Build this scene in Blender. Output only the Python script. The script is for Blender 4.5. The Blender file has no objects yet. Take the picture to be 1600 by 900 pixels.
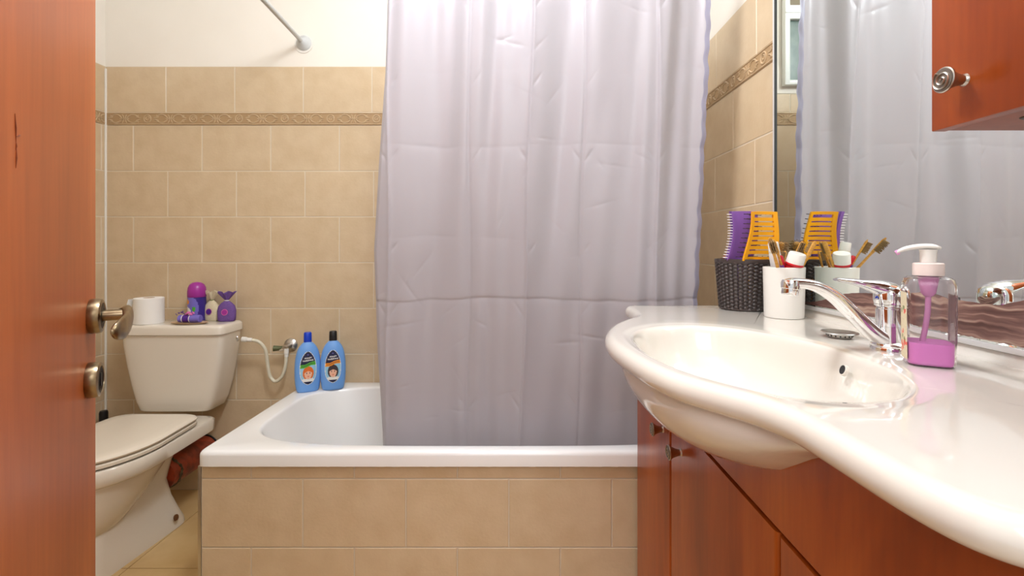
import bpy, bmesh, math, random
from mathutils import Vector, Matrix, noise
sc = bpy.context.scene
R = math.radians
PI = math.pi
C = bpy.data.collections.new('bathroom'); sc.collection.children.link(C)

# ---------------------------------------------------------------- camera
F_PX = 740.0; VX = 815.0; VY = 385.0; H = 1.064
cam_d = bpy.data.cameras.new('camera'); cam = bpy.data.objects.new('camera', cam_d); C.objects.link(cam)
cam.location = (0, 0, H); cam.rotation_euler = (R(90), 0, 0)
cam_d.sensor_width = 36; cam_d.lens = 36 * F_PX / 1600
cam_d.shift_x = (800 - VX) / 1600; cam_d.shift_y = -(450 - VY) / 1600
cam_d.clip_start = 0.01
sc.camera = cam

# ---------------------------------------------------------------- world, lights, exposure
w = bpy.data.worlds.new('world'); sc.world = w; w.use_nodes = True
w.node_tree.nodes['Background'].inputs[0].default_value = (0.97, 0.985, 1.0, 1)
w.node_tree.nodes['Background'].inputs[1].default_value = 0.7

def area(name, loc, size, power, color, target, size_y=None):
    d = bpy.data.lights.new(name, 'AREA'); d.energy = power; d.color = color
    d.shape = 'RECTANGLE' if size_y else 'SQUARE'; d.size = size
    if size_y: d.size_y = size_y
    o = bpy.data.objects.new(name, d); C.objects.link(o); o.location = loc
    o.rotation_euler = (Vector(target) - Vector(loc)).to_track_quat('-Z', 'Y').to_euler()
    return o
pl = bpy.data.lights.new('ceiling_light', 'POINT'); pl.energy = 40; pl.color = (0.93, 0.98, 1.03); pl.shadow_soft_size = 0.14
po = bpy.data.objects.new('ceiling_light', pl); C.objects.link(po); po.location = (-0.22, 0.82, 2.28)
area('hall_fill', (0.05, -0.75, 1.9), 0.9, 12, (0.96, 0.98, 1.0), (0.0, 1.6, 0.9))  # unseen fill light added behind the doorway to brighten the room
sc.view_settings.view_transform = 'Standard'; sc.view_settings.look = 'None'
sc.view_settings.gamma = 1; sc.view_settings.use_curve_mapping = False
sc.view_settings.exposure = 0.12

# ---------------------------------------------------------------- materials
def nd(nt, typ, **kw):
    n = nt.nodes.new(typ)
    for k, v in kw.items(): setattr(n, k, v)
    return n
def srgb(r, g, b):
    return tuple(((c / 255) / 12.92 if c / 255 < 0.04045 else ((c / 255 + 0.055) / 1.055) ** 2.4) for c in (r, g, b)) + (1,)
def mat(name, col, rough=0.5, metal=0.0, **kw):
    m = bpy.data.materials.new(name); m.use_nodes = True
    b = m.node_tree.nodes['Principled BSDF']
    b.inputs['Base Color'].default_value = col if len(col) == 4 else (*col, 1)
    b.inputs['Roughness'].default_value = rough; b.inputs['Metallic'].default_value = metal
    for k, v in kw.items(): b.inputs[k].default_value = v
    return m
def noisy(m, c1, c2, scale=(10, 10, 10), detail=4, lo=0.3, hi=0.7, bump=0.0, rough=None, ntype='NOISE', dist=0.0, bscale=None):
    """mix two colours by object-space noise, optional bump"""
    nt = m.node_tree; b = nt.nodes['Principled BSDF']
    tc = nd(nt, 'ShaderNodeTexCoord'); mp = nd(nt, 'ShaderNodeMapping'); mp.inputs['Scale'].default_value = scale
    nt.links.new(tc.outputs['Object'], mp.inputs['Vector'])
    if ntype == 'VORONOI':
        n = nd(nt, 'ShaderNodeTexVoronoi'); n.inputs['Scale'].default_value = 1; out = n.outputs['Distance']
    else:
        n = nd(nt, 'ShaderNodeTexNoise'); n.inputs['Scale'].default_value = 1; n.inputs['Detail'].default_value = detail
        n.inputs['Distortion'].default_value = dist; out = n.outputs[0]
    nt.links.new(mp.outputs[0], n.inputs['Vector'])
    cr = nd(nt, 'ShaderNodeValToRGB'); cr.color_ramp.elements[0].position = lo; cr.color_ramp.elements[1].position = hi
    cr.color_ramp.elements[0].color = c1; cr.color_ramp.elements[1].color = c2
    nt.links.new(out, cr.inputs[0]); nt.links.new(cr.outputs[0], b.inputs['Base Color'])
    if bump:
        bp = nd(nt, 'ShaderNodeBump'); bp.inputs['Strength'].default_value = bump; bp.inputs['Distance'].default_value = 0.002
        src = out
        if bscale:
            mp2 = nd(nt, 'ShaderNodeMapping'); mp2.inputs['Scale'].default_value = bscale
            nt.links.new(tc.outputs['Object'], mp2.inputs['Vector'])
            n2 = nd(nt, 'ShaderNodeTexNoise'); n2.inputs['Scale'].default_value = 1; n2.inputs['Detail'].default_value = 3
            nt.links.new(mp2.outputs[0], n2.inputs['Vector']); src = n2.outputs[0]
        nt.links.new(src, bp.inputs['Height']); nt.links.new(bp.outputs[0], b.inputs['Normal'])
    return m
M = {}
M['tile'] = noisy(mat('beige_tile', (1, 1, 1), 0.34), srgb(206, 182, 148), srgb(215, 193, 161), (14, 14, 14), 6, 0.32, 0.68, 0.25, bscale=(120, 120, 120))
M['band'] = noisy(mat('relief_band', (1, 1, 1), 0.4), srgb(190, 164, 128), srgb(202, 176, 142), (30, 30, 30), 4)
M['recess'] = mat('relief_recess_shade', srgb(176, 146, 108), 0.6)  # recess shade put into the colour so the band's relief reads
M['grout'] = mat('pale_grout', srgb(220, 208, 188), 0.85)
M['plaster'] = noisy(mat('cream_plaster', (1, 1, 1), 0.8), srgb(238, 231, 220), srgb(243, 237, 227), (3, 3, 3), 3, bump=0.1, bscale=(60, 60, 60))
M['ceil'] = mat('ceiling_paint', srgb(240, 238, 234), 0.85)
M['floor'] = noisy(mat('floor_tile', (1, 1, 1), 0.35), srgb(196, 160, 106), srgb(216, 184, 132), (6, 6, 6), 6)
M['fgrout'] = mat('floor_grout', srgb(150, 120, 80), 0.85)
M['porcelain'] = mat('ivory_porcelain', srgb(231, 222, 208), 0.12, **{'Coat Weight': 0.6, 'Coat Roughness': 0.05})
M['enamel'] = noisy(mat('white_enamel', (1, 1, 1), 0.2, **{'Coat Weight': 0.4}), srgb(244, 244, 243), srgb(247, 247, 247), (4, 4, 4), 2)
M['top'] = mat('cream_composite', srgb(228, 222, 212), 0.1, **{'Coat Weight': 0.7, 'Coat Roughness': 0.04})
M['caulk'] = mat('white_sealant', srgb(232, 228, 220), 0.6)
def wood(name, c1, c2, c3, sx, sy, sz, rough=0.3):
    m = mat(name, (1, 1, 1), rough, **{'Coat Weight': 0.08, 'Coat Roughness': 0.2, 'Specular IOR Level': 0.28}); nt = m.node_tree; b = nt.nodes['Principled BSDF']
    tc = nd(nt, 'ShaderNodeTexCoord')
    def layer(s, det, dist):
        mp = nd(nt, 'ShaderNodeMapping'); mp.inputs['Scale'].default_value = s
        nt.links.new(tc.outputs['Object'], mp.inputs['Vector'])
        n = nd(nt, 'ShaderNodeTexNoise'); n.inputs['Scale'].default_value = 1; n.inputs['Detail'].default_value = det; n.inputs['Distortion'].default_value = dist
        nt.links.new(mp.outputs[0], n.inputs['Vector']); return n
    a = layer((sx, sy, sz), 5, 0.8); f = layer((sx * 14, sy * 14, sz * 5), 3, 0.1)
    cr = nd(nt, 'ShaderNodeValToRGB'); e = cr.color_ramp.elements
    e[0].position = 0.3; e[0].color = c1; e[1].position = 0.72; e[1].color = c3
    k = e.new(0.5); k.color = c2
    nt.links.new(a.outputs[0], cr.inputs[0])
    mx = nd(nt, 'ShaderNodeMixRGB', blend_type='MULTIPLY'); mx.inputs[0].default_value = 0.35
    cr2 = nd(nt, 'ShaderNodeValToRGB'); cr2.color_ramp.elements[0].position = 0.3; cr2.color_ramp.elements[1].position = 0.6
    cr2.color_ramp.elements[0].color = (0.62, 0.55, 0.5, 1)
    nt.links.new(f.outputs[0], cr2.inputs[0]); nt.links.new(cr.outputs[0], mx.inputs[1]); nt.links.new(cr2.outputs[0], mx.inputs[2])
    nt.links.new(mx.outputs[0], b.inputs['Base Color'])
    return m
M['door'] = wood('cherry_laminate_door', srgb(156, 76, 34), srgb(180, 92, 42), srgb(196, 108, 54), 5, 5, 1.0, 0.42)
M['wood'] = wood('cherry_laminate', srgb(128, 52, 18), srgb(164, 76, 24), srgb(188, 98, 34), 7, 7, 1.6, 0.28)
M['woodedge'] = wood('cherry_edge', srgb(120, 56, 32), srgb(140, 68, 40), srgb(150, 76, 46), 7, 7, 1.6, 0.4)
M['dark'] = mat('gap_shade', srgb(40, 18, 12), 0.8)  # painted shade for the gaps around cabinet doors
M['black'] = mat('black_plastic', srgb(18, 18, 20), 0.35)
M['chrome'] = mat('chrome', (0.86, 0.86, 0.87), 0.06, 1.0)
M['steel'] = mat('brushed_steel', (0.55, 0.53, 0.5), 0.28, 1.0)
M['pewter'] = mat('pewter', (0.5, 0.46, 0.41), 0.3, 1.0)
M['pewterdark'] = mat('pewter_recess', (0.24, 0.21, 0.18), 0.5, 1.0)
M['bronze'] = noisy(mat('aged_bronze', (1, 1, 1), 0.28, 1.0), (0.22, 0.16, 0.09, 1), (0.38, 0.30, 0.19, 1), (60, 60, 60), 3)
M['bronzedark'] = mat('bronze_recess', (0.05, 0.035, 0.02), 0.5, 0.8)
M['mirror'] = mat('mirror_silver', (0.84, 0.89, 0.86), 0.015, 1.0)
M['alu'] = mat('mirror_frame_metal', (0.78, 0.77, 0.76), 0.3, 0.35)
M['white'] = mat('white_plastic', srgb(238, 236, 230), 0.3)
M['offwhite'] = mat('ivory_plastic', srgb(226, 221, 200), 0.35)
M['rod'] = mat('rod_paint', srgb(205, 208, 208), 0.35)
M['red'] = mat('red_plastic', srgb(205, 26, 40), 0.35)
M['yellow'] = mat('yellow_plastic', srgb(246, 172, 14), 0.35)
M['purple'] = mat('purple_plastic', srgb(142, 98, 184), 0.35)
M['basket'] = mat('dark_brown_plastic', srgb(66, 56, 54), 0.45)
M['bamboo'] = noisy(mat('bamboo', (1, 1, 1), 0.5), srgb(196, 138, 52), srgb(222, 166, 76), (40, 40, 200), 3)
M['bamboodark'] = mat('dark_wood', srgb(120, 72, 24), 0.5)
M['bristle'] = mat('tan_bristles', srgb(142, 112, 70), 0.8)
M['bristledark'] = mat('brown_bristles', srgb(70, 52, 40), 0.8)
M['pin'] = mat('dark_bristle_pin', srgb(60, 40, 50), 0.5)
M['pinwhite'] = mat('white_bristle_pin', srgb(235, 228, 228), 0.5)
M['blue'] = mat('light_blue_plastic', srgb(112, 166, 234), 0.32)
M['capblue'] = mat('blue_cap', srgb(6, 62, 196), 0.3)
M['navy'] = mat('navy_print', srgb(26, 30, 66), 0.4)
M['magenta'] = mat('magenta_cap', srgb(160, 44, 150), 0.3)
M['violet'] = mat('violet_print', srgb(58, 40, 134), 0.35)
M['lilac'] = mat('lilac_wrap', srgb(122, 110, 200), 0.4)
M['deeppurple'] = mat('deep_purple_wrap', srgb(80, 34, 140), 0.4)
M['pink'] = mat('pink_flower', srgb(214, 110, 170), 0.6)
M['orange'] = mat('orange_print', srgb(232, 142, 30), 0.5)
M['green'] = mat('green_print', srgb(86, 176, 46), 0.5)
M['hair1'] = mat('orange_hair_print', srgb(226, 112, 40), 0.5)
M['hair2'] = mat('brown_hair_print', srgb(60, 46, 50), 0.5)
M['skin'] = mat('face_print', srgb(240, 186, 156), 0.5)
M['aqua'] = mat('aqua_print', srgb(150, 200, 226), 0.5)
M['leaf'] = mat('leaf_print', srgb(126, 138, 74), 0.5)
M['rose'] = mat('rose_print', srgb(226, 104, 88), 0.5)
M['cream'] = noisy(mat('cream_cloth', (1, 1, 1), 0.8), srgb(214, 200, 168), srgb(228, 216, 186), (300, 300, 300), 2)
M['mesh'] = noisy(mat('purple_cloth', (1, 1, 1), 0.7), srgb(92, 60, 132), srgb(122, 88, 160), (500, 500, 500), 2)
M['dish'] = mat('tan_dish', srgb(196, 164, 128), 0.4)
M['paper'] = mat('toilet_paper', srgb(246, 243, 238), 0.9)
M['pipe'] = noisy(mat('rusty_red_pipe', (1, 1, 1), 0.45), srgb(112, 52, 34), srgb(178, 74, 44), (14, 30, 30), 6, 0.35, 0.62, 0.6)
M['dirt'] = noisy(mat('grimy_collar', (1, 1, 1), 0.8), srgb(60, 48, 36), srgb(124, 110, 76), (60, 60, 60), 5)
M['rust'] = mat('rust', srgb(112, 70, 34), 0.7)
M['valve'] = mat('green_brass', srgb(104, 112, 84), 0.4, 0.6)
M['seat'] = mat('ivory_seat', srgb(232, 222, 206), 0.22)
M['frame'] = mat('white_window_frame', srgb(236, 238, 234), 0.4)
M['wglass'] = noisy(mat('green_window_glass', (1, 1, 1), 0.25), srgb(84, 104, 96), srgb(104, 122, 112), (20, 20, 20), 3)
M['wglass2'] = mat('brown_window_glass', srgb(128, 114, 88), 0.3)
M['tubewhite'] = mat('white_tube', srgb(236, 236, 236), 0.3)
# clear bottle, soap
def glassy(name, col, rough, ior, trans=1.0, **kw):
    return mat(name, col, rough, **{'Transmission Weight': trans, 'IOR': ior}, **kw)
M['clear'] = glassy('clear_plastic', (0.96, 0.93, 0.94, 1), 0.03, 1.28)
M['soap'] = glassy('pink_soap', srgb(255, 158, 238), 0.3, 1.15, 0.0)
M['pinktube'] = glassy('pink_dip_tube', srgb(244, 176, 226), 0.3, 1.1, 0.25)
M['whitepink'] = mat('pinkish_white_plastic', srgb(242, 226, 220), 0.35)
M['pearl'] = mat('back_label_film', srgb(226, 206, 204), 0.4)
def curtain_mat(name, c, trans=0.3):
    m = mat(name, c, 0.36, **{'Sheen Weight': 0.3}); nt = m.node_tree; b = nt.nodes['Principled BSDF']; out = nt.nodes['Material Output']
    t = nd(nt, 'ShaderNodeBsdfTranslucent'); t.inputs[0].default_value = c
    mx = nd(nt, 'ShaderNodeMixShader'); mx.inputs[0].default_value = trans
    nt.links.new(b.outputs[0], mx.inputs[1]); nt.links.new(t.outputs[0], mx.inputs[2]); nt.links.new(mx.outputs[0], out.inputs[0])
    tc = nd(nt, 'ShaderNodeTexCoord'); mp = nd(nt, 'ShaderNodeMapping'); mp.inputs['Scale'].default_value = (60, 60, 900)
    n = nd(nt, 'ShaderNodeTexNoise'); n.inputs['Scale'].default_value = 1
    bp = nd(nt, 'ShaderNodeBump'); bp.inputs['Strength'].default_value = 0.06; bp.inputs['Distance'].default_value = 0.001
    nt.links.new(tc.outputs['Object'], mp.inputs[0]); nt.links.new(mp.outputs[0], n.inputs['Vector']); nt.links.new(n.outputs[0], bp.inputs['Height'])
    nt.links.new(bp.outputs[0], b.inputs['Normal'])
    return m
M['curtain'] = curtain_mat('lavender_grey_satin', srgb(188, 184, 192))
M['hem'] = curtain_mat('lavender_hem', srgb(158, 156, 178), 0.2)
def decor_mat():
    m = mat('streaked_brown_decor', (1, 1, 1), 0.35); nt = m.node_tree; b = nt.nodes['Principled BSDF']
    tc = nd(nt, 'ShaderNodeTexCoord'); mp = nd(nt, 'ShaderNodeMapping'); mp.inputs['Scale'].default_value = (1, 5, 100)
    n0 = nd(nt, 'ShaderNodeTexNoise'); n0.inputs['Scale'].default_value = 9; n0.inputs['Detail'].default_value = 3
    nt.links.new(tc.outputs['Object'], n0.inputs['Vector'])
    mul = nd(nt, 'ShaderNodeVectorMath', operation='SCALE'); mul.inputs['Scale'].default_value = 0.05
    add = nd(nt, 'ShaderNodeVectorMath', operation='ADD')
    nt.links.new(n0.outputs[1], mul.inputs[0]); nt.links.new(tc.outputs['Object'], add.inputs[0]); nt.links.new(mul.outputs[0], add.inputs[1])
    nt.links.new(add.outputs[0], mp.inputs['Vector'])
    n = nd(nt, 'ShaderNodeTexNoise'); n.inputs['Scale'].default_value = 1; n.inputs['Detail'].default_value = 5; n.inputs['Distortion'].default_value = 0.4
    nt.links.new(mp.outputs[0], n.inputs['Vector'])
    cr = nd(nt, 'ShaderNodeValToRGB'); e = cr.color_ramp.elements
    e[0].position = 0.36; e[0].color = srgb(88, 58, 52); e[1].position = 0.70; e[1].color = srgb(196, 174, 152)
    k = e.new(0.5); k.color = srgb(120, 86, 78); k = e.new(0.58); k.color = srgb(150, 116, 104)
    nt.links.new(n.outputs[0], cr.inputs[0]); nt.links.new(cr.outputs[0], b.inputs['Base Color'])
    return m
M['decor'] = decor_mat()

# ---------------------------------------------------------------- mesh helpers
def wm(o):
    m = o.matrix_basis.copy()
    while o.parent: o = o.parent; m = o.matrix_basis @ m
    return m
class MB:
    def __init__(s): s.v = []; s.f = []; s.m = []; s.T = None
    def add(s, vs, fs, mi=0):
        n = len(s.v)
        if s.T is not None: vs = [s.T @ Vector(p) for p in vs]
        s.v += [tuple(p) for p in vs]; s.f += [tuple(i + n for i in f) for f in fs]
        s.m += [mi] * len(fs) if isinstance(mi, int) else list(mi)
    def quad(s, a, b, c, d, mi=0): s.add([a, b, c, d], [(0, 1, 2, 3)], mi)
    def box(s, x0, x1, y0, y1, z0, z1, bev=0.0, mi=0, seg=2):
        bm = bmesh.new(); bmesh.ops.create_cube(bm, size=1)
        for v in bm.verts: v.co = Vector(((x0 + x1) / 2 + v.co.x * (x1 - x0), (y0 + y1) / 2 + v.co.y * (y1 - y0), (z0 + z1) / 2 + v.co.z * (z1 - z0)))
        if bev: bmesh.ops.bevel(bm, geom=bm.edges[:], offset=bev, segments=seg, profile=0.5, affect='EDGES')
        bm.verts.index_update(); s.add([v.co.copy() for v in bm.verts], [[v.index for v in f.verts] for f in bm.faces], mi); bm.free()
    def loft(s, loops, cap0=True, cap1=True, mi=0, closed=True):
        n = len(loops[0]); vs = [p for l in loops for p in l]; fs = []
        for i in range(len(loops) - 1):
            for j in range(n if closed else n - 1):
                k = (j + 1) % n; fs.append((i * n + j, i * n + k, (i + 1) * n + k, (i + 1) * n + j))
        if cap0: fs.append(tuple(reversed(range(n))))
        if cap1: fs.append(tuple((len(loops) - 1) * n + j for j in range(n)))
        s.add(vs, fs, mi)
    def lathe(s, prof, n=32, c=(0, 0, 0), axis=None, mi=0, cap0=True, cap1=True):
        Q = Vector(axis).normalized().to_track_quat('Z', 'Y').to_matrix() if axis else Matrix.Identity(3)
        c = Vector(c)
        s.loft([[c + Q @ Vector((max(r, 1e-5) * math.cos(2 * PI * k / n), max(r, 1e-5) * math.sin(2 * PI * k / n), z)) for k in range(n)] for r, z in prof], cap0, cap1, mi)
    def tube(s, pts, rad, n=12, mi=0, sx=1.0):
        pts = [Vector(p) for p in pts]; rads = rad if isinstance(rad, (list, tuple)) else [rad] * len(pts)
        up = None; loops = []
        for i, p in enumerate(pts):
            d = (pts[min(i + 1, len(pts) - 1)] - pts[max(i - 1, 0)]).normalized()
            if up is None:
                up = Vector((0, 0, 1)) if abs(d.z) < 0.9 else Vector((0, 1, 0))
            a = d.cross(up).normalized(); up = a.cross(d).normalized()
            loops.append([p + (a * math.cos(2 * PI * k / n) * sx + up * math.sin(2 * PI * k / n)) * rads[i] for k in range(n)])
        s.loft(loops, mi=mi)
    def grid(s, nu, nv, fn, mi=0, closed_u=False, skip=None):
        vs = [fn(i / (nu if closed_u else nu - 1), j / (nv - 1)) for j in range(nv) for i in range(nu)]
        fs = []; ms = []
        for j in range(nv - 1):
            for i in range(nu if closed_u else nu - 1):
                if skip and skip(i, j): continue
                k = (i + 1) % nu
                fs.append((j * nu + i, j * nu + k, (j + 1) * nu + k, (j + 1) * nu + i))
                ms.append(mi(i, j) if callable(mi) else mi)
        s.add(vs, fs, ms)
    def build(s, name, mats, parent=None, world=True, smooth=35, origin=None, label=None, recalc=True):
        me = bpy.data.meshes.new(name); o = bpy.data.objects.new(name, me)
        if parent is not None:
            o.parent = parent; T = wm(parent).inverted() if world else Matrix.Identity(4)
        elif origin is not None:
            o.location = origin; T = Matrix.Translation(-Vector(origin))
        else: T = Matrix.Identity(4)
        me.from_pydata([T @ Vector(p) for p in s.v], [], s.f); me.update()
        for m in (mats if isinstance(mats, (list, tuple)) else [mats]): me.materials.append(M[m] if isinstance(m, str) else m)
        me.polygons.foreach_set('material_index', s.m)
        if recalc:
            bm = bmesh.new(); bm.from_mesh(me); bmesh.ops.recalc_face_normals(bm, faces=bm.faces[:]); bm.to_mesh(me); bm.free()
        if smooth:
            me.polygons.foreach_set('use_smooth', [True] * len(me.polygons))
            me.set_sharp_from_angle(angle=R(smooth))
        C.objects.link(o)
        if label: o['label'] = label
        return o
def thing(name, label, cat, loc=(0, 0, 0), rot=(0, 0, 0), group=None):
    o = bpy.data.objects.new(name, None); C.objects.link(o); o.location = loc; o.rotation_euler = rot
    o.empty_display_size = 0.03
    return tag(o, label, cat, group)
def tag(o, label, cat, group=None):
    o['label'] = label; o['category'] = cat
    if group: o['group'] = group
    return o
def struct(o): o['kind'] = 'structure'; return o
def text(s, size, m, mtx, parent, name='lettering'):
    cu = bpy.data.curves.new(name, 'FONT'); cu.body = s; cu.size = size; cu.align_x = 'CENTER'; cu.align_y = 'CENTER'; cu.extrude = 0.0001
    t = bpy.data.objects.new('tmp', cu); C.objects.link(t)
    me = bpy.data.meshes.new_from_object(t.evaluated_get(bpy.context.evaluated_depsgraph_get()))
    bpy.data.objects.remove(t); o = bpy.data.objects.new(name, me); me.materials.clear(); me.materials.append(M[m])
    o.parent = parent; o.matrix_basis = mtx; C.objects.link(o); return o
def sell(cx, cy, z, a, b, n=2.0, k=64, rot=0.0):
    out = []
    for i in range(k):
        t = 2 * PI * i / k; c, s_ = math.cos(t), math.sin(t)
        x = a * math.copysign(abs(c) ** (2 / n), c); y = b * math.copysign(abs(s_) ** (2 / n), s_)
        out.append(Vector((cx + x * math.cos(rot) - y * math.sin(rot), cy + x * math.sin(rot) + y * math.cos(rot), z)))
    return out
def smoothstep(a, b, x):
    t = max(0.0, min(1.0, (x - a) / (b - a))); return t * t * (3 - 2 * t)
def lerp_tab(tab, x):
    if x <= tab[0][0]: return tab[0][1]
    for (a, va), (b, vb) in zip(tab, tab[1:]):
        if x <= b: t = (x - a) / (b - a); return va + (vb - va) * t
    return tab[-1][1]
def catmull(tab, n=12):
    P = [Vector(p) for p in tab]; P = [P[0] * 2 - P[1]] + P + [P[-1] * 2 - P[-2]]; out = []
    for i in range(1, len(P) - 2):
        for k in range(n):
            t = k / n; p0, p1, p2, p3 = P[i - 1], P[i], P[i + 1], P[i + 2]
            out.append(0.5 * ((2 * p1) + (p2 - p0) * t + (2 * p0 - 5 * p1 + 4 * p2 - p3) * t * t + (3 * p1 - p0 - 3 * p2 + p3) * t ** 3))
    out.append(P[-2]); return out

# ---------------------------------------------------------------- the room
YB = 2.073; XR = 0.72; XL = -1.821; YF = 0.10; ZC = 2.50
T_TOP = 1.851; B_TOP = 1.6494; B_BOT = 1.5934
def tile_panel(mb, P, u0, u1, rows, gap=0.003, h=0.0016):
    """P(u, v, w) -> world point, w out of the wall; rows of (v0, v1, joint phase)"""
    for v0, v1, ph in rows:
        k0 = math.floor((u0 - ph) / 0.3)
        for k in range(k0, math.ceil((u1 - ph) / 0.3) + 1):
            a = max(u0, ph + k * 0.3) + gap / 2; b = min(u1, ph + (k + 1) * 0.3) - gap / 2
            if b - a < 0.008: continue
            c, d = v0 + gap / 2, v1 - gap / 2; e = 0.0016
            mb.add([P(a, c, 0), P(b, c, 0), P(b, d, 0), P(a, d, 0), P(a + e, c + e, h), P(b - e, c + e, h), P(b - e, d - e, h), P(a + e, d - e, h)],
                   [(4, 5, 6, 7), (0, 1, 5, 4), (1, 2, 6, 5), (2, 3, 7, 6), (3, 0, 4, 7)], 1)
def wall_rows(ph_top, ph1, ztop=T_TOP):
    rows = [(B_TOP, ztop, ph_top)]
    z = B_BOT; k = 0
    while z > 0.01:
        rows.append((max(0, z - 0.2), z, ph1 + (0.15 if k % 2 else 0))); z -= 0.2; k += 1
    return rows
def relief_band(mb, P, u0, u1, phase):
    """moulded listello: rosettes between mirrored scrolls"""
    mb.add([P(u0, B_BOT, 0), P(u1, B_BOT, 0), P(u1, B_TOP, 0), P(u0, B_TOP, 0), P(u0, B_BOT + .002, .004), P(u1, B_BOT + .002, .004), P(u1, B_TOP - .002, .004), P(u0, B_TOP - .002, .004)],
           [(4, 5, 6, 7), (0, 1, 5, 4), (2, 3, 7, 6), (1, 2, 6, 5), (3, 0, 4, 7)], 2)
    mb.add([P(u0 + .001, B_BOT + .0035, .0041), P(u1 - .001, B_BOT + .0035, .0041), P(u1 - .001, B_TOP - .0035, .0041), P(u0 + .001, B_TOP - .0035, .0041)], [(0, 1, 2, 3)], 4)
    zc = (B_TOP + B_BOT) / 2
    def line(pts, r=0.0017):
        r *= 1.45
        pts = [p for p in pts if u0 + .002 < p[0] < u1 - .002]
        if len(pts) > 2: mb.tube([P(a, b, 0.0042) for a, b in pts], r, 6, 2)
    line([(u0 + (u1 - u0) * i / 60, B_TOP - .004) for i in range(61)], .0016)
    line([(u0 + (u1 - u0) * i / 60, B_BOT + .004) for i in range(61)], .0016)
    k = math.floor((u0 - phase) / 0.2) - 1
    while phase + k * 0.2 < u1 + 0.2:
        c = phase + k * 0.2; k += 1
        line([(c + .0155 * math.cos(t), zc + .0165 * math.sin(t)) for t in [i * PI / 10 for i in range(21)]], .002)
        line([(c + (.011 - .0012 * t) * math.cos(t * 1.0), zc + (.011 - .0012 * t) * math.sin(t)) for t in [i * 0.45 for i in range(19)]], .0016)
        m = c + 0.1
        for sx in (-1, 1):
            for sz in (-1, 1):
                pts = []
                for i in range(15):
                    t = i / 14
                    pts.append((m + sx * (0.012 + 0.058 * t), zc + sz * (0.0035 + 0.0145 * math.sin(PI * min(1, t * 1.15)) ** 0.8)))
                line(pts, .002)
                line([(m + sx * (0.066 - 0.014 * math.sin(t)), zc + sz * (.003 + .006 * (1 - math.cos(t)))) for t in [i * .35 for i in range(9)]], .0015)
            line([(m + sx * (.004 + .006 * t * t), zc + .002 + .016 * t) for t in [i / 6 for i in range(7)]], .0015)
            line([(m + sx * (.004 + .006 * t * t), zc - .002 - .016 * t) for t in [i / 6 for i in range(7)]], .0015)
        line([(m - .02 + .04 * i / 6, zc) for i in range(7)], .002)

# back wall
mb = MB()
mb.box(XL - .1, XR + .1, YB, YB + .1, 0, ZC, mi=0)
PB = lambda u, v, w_: (u, YB - 0.0005 - w_, v)
GR = 0.0004
mb.quad(PB(XL, 0, GR), PB(XR, 0, GR), PB(XR, T_TOP, GR), PB(XL, T_TOP, GR), 3)
top_rows = wall_rows(-1.5546, -1.697)
WX0, WX1 = -0.42, 0.40   # plastered strip around the window
tile_panel(mb, PB, XL, WX0, [top_rows[0]]); tile_panel(mb, PB, WX1, XR, [top_rows[0]])
tile_panel(mb, PB, WX0, WX1, [(B_TOP, 1.731, top_rows[0][2])])
tile_panel(mb, PB, XL, XR, top_rows[1:])
mb.box(WX0, WX1, YB - .003, YB + .001, 1.733, T_TOP + .002, mi=0)
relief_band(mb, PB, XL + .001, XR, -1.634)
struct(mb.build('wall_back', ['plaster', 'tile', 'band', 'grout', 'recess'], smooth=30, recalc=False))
# right wall
mb = MB()
mb.box(XR, XR + .1, -1.4, YB + .1, 0, ZC)
PR = lambda u, v, w_: (XR - 0.0005 - w_, u, v)
def PRr(u, v, w_): return PR(u, v, w_)
mb.quad(PR(YB, 0, GR), PR(YF, 0, GR), PR(YF, T_TOP, GR), PR(YB, T_TOP, GR), 3)
rr = wall_rows(1.753 - .006, 1.608)
tile_panel(mb, PR, YF, YB - .002, rr)
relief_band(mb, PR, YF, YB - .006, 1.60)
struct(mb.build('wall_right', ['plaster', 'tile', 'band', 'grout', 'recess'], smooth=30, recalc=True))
# left wall
mb = MB()
mb.box(XL - .1, XL, YF, YB + .1, 0, ZC)
PL = lambda u, v, w_: (XL + 0.0005 + w_, u, v)
mb.quad(PL(YF, 0, GR), PL(YB, 0, GR), PL(YB, T_TOP, GR), PL(YF, T_TOP, GR), 3)
tile_panel(mb, PL, YF, YB - .002, wall_rows(1.6, 1.75))
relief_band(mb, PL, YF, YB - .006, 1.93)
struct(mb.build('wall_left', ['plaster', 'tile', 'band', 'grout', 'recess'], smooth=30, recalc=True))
mb = MB(); mb.tube([(XL + .0045, YB - .0045, 0.0), (XL + .0045, YB - .0045, 1.0), (XL + .0045, YB - .0045, 1.84)], 0.0045, 8)
struct(mb.build('trim_1', 'caulk'))
# front wall with the doorway the camera stands in
mb = MB()
DX0, DX1 = -0.36, 0.44
mb.box(XL - .1, DX0, -.02, YF, 0, ZC); mb.box(DX1, XR, -.02, YF, 0, ZC); mb.box(DX0, DX1, -.02, YF, 2.06, ZC)
struct(mb.build('wall_front', 'plaster', smooth=0))
mb = MB()
mb.box(XL - .1, XR + .1, -1.4, YB + .1, -.05, -.002, mi=1)
y = 1.565
xs = [XL + .02 + .5 * k for k in range(-1, 6)]
k = -6
while y + .508 * k < YB:
    y0 = y + .508 * k; k += 1
    for i, x in enumerate(xs):
        a, b = max(x, XL) + .0015, min(x + .5, XR) - .0015
        c, d = max(y0, -1.4) + .0015, min(y0 + .508, YB) - .0015
        if b > a and d > c: mb.box(a, b, c, d, -.004, 0, 0)
struct(mb.build('floor', ['floor', 'fgrout'], smooth=0))
mb = MB(); mb.box(XL - .1, XR + .1, -.02, YB + .1, ZC, ZC + .1)
struct(mb.build('ceiling', 'ceil', smooth=0))

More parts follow.
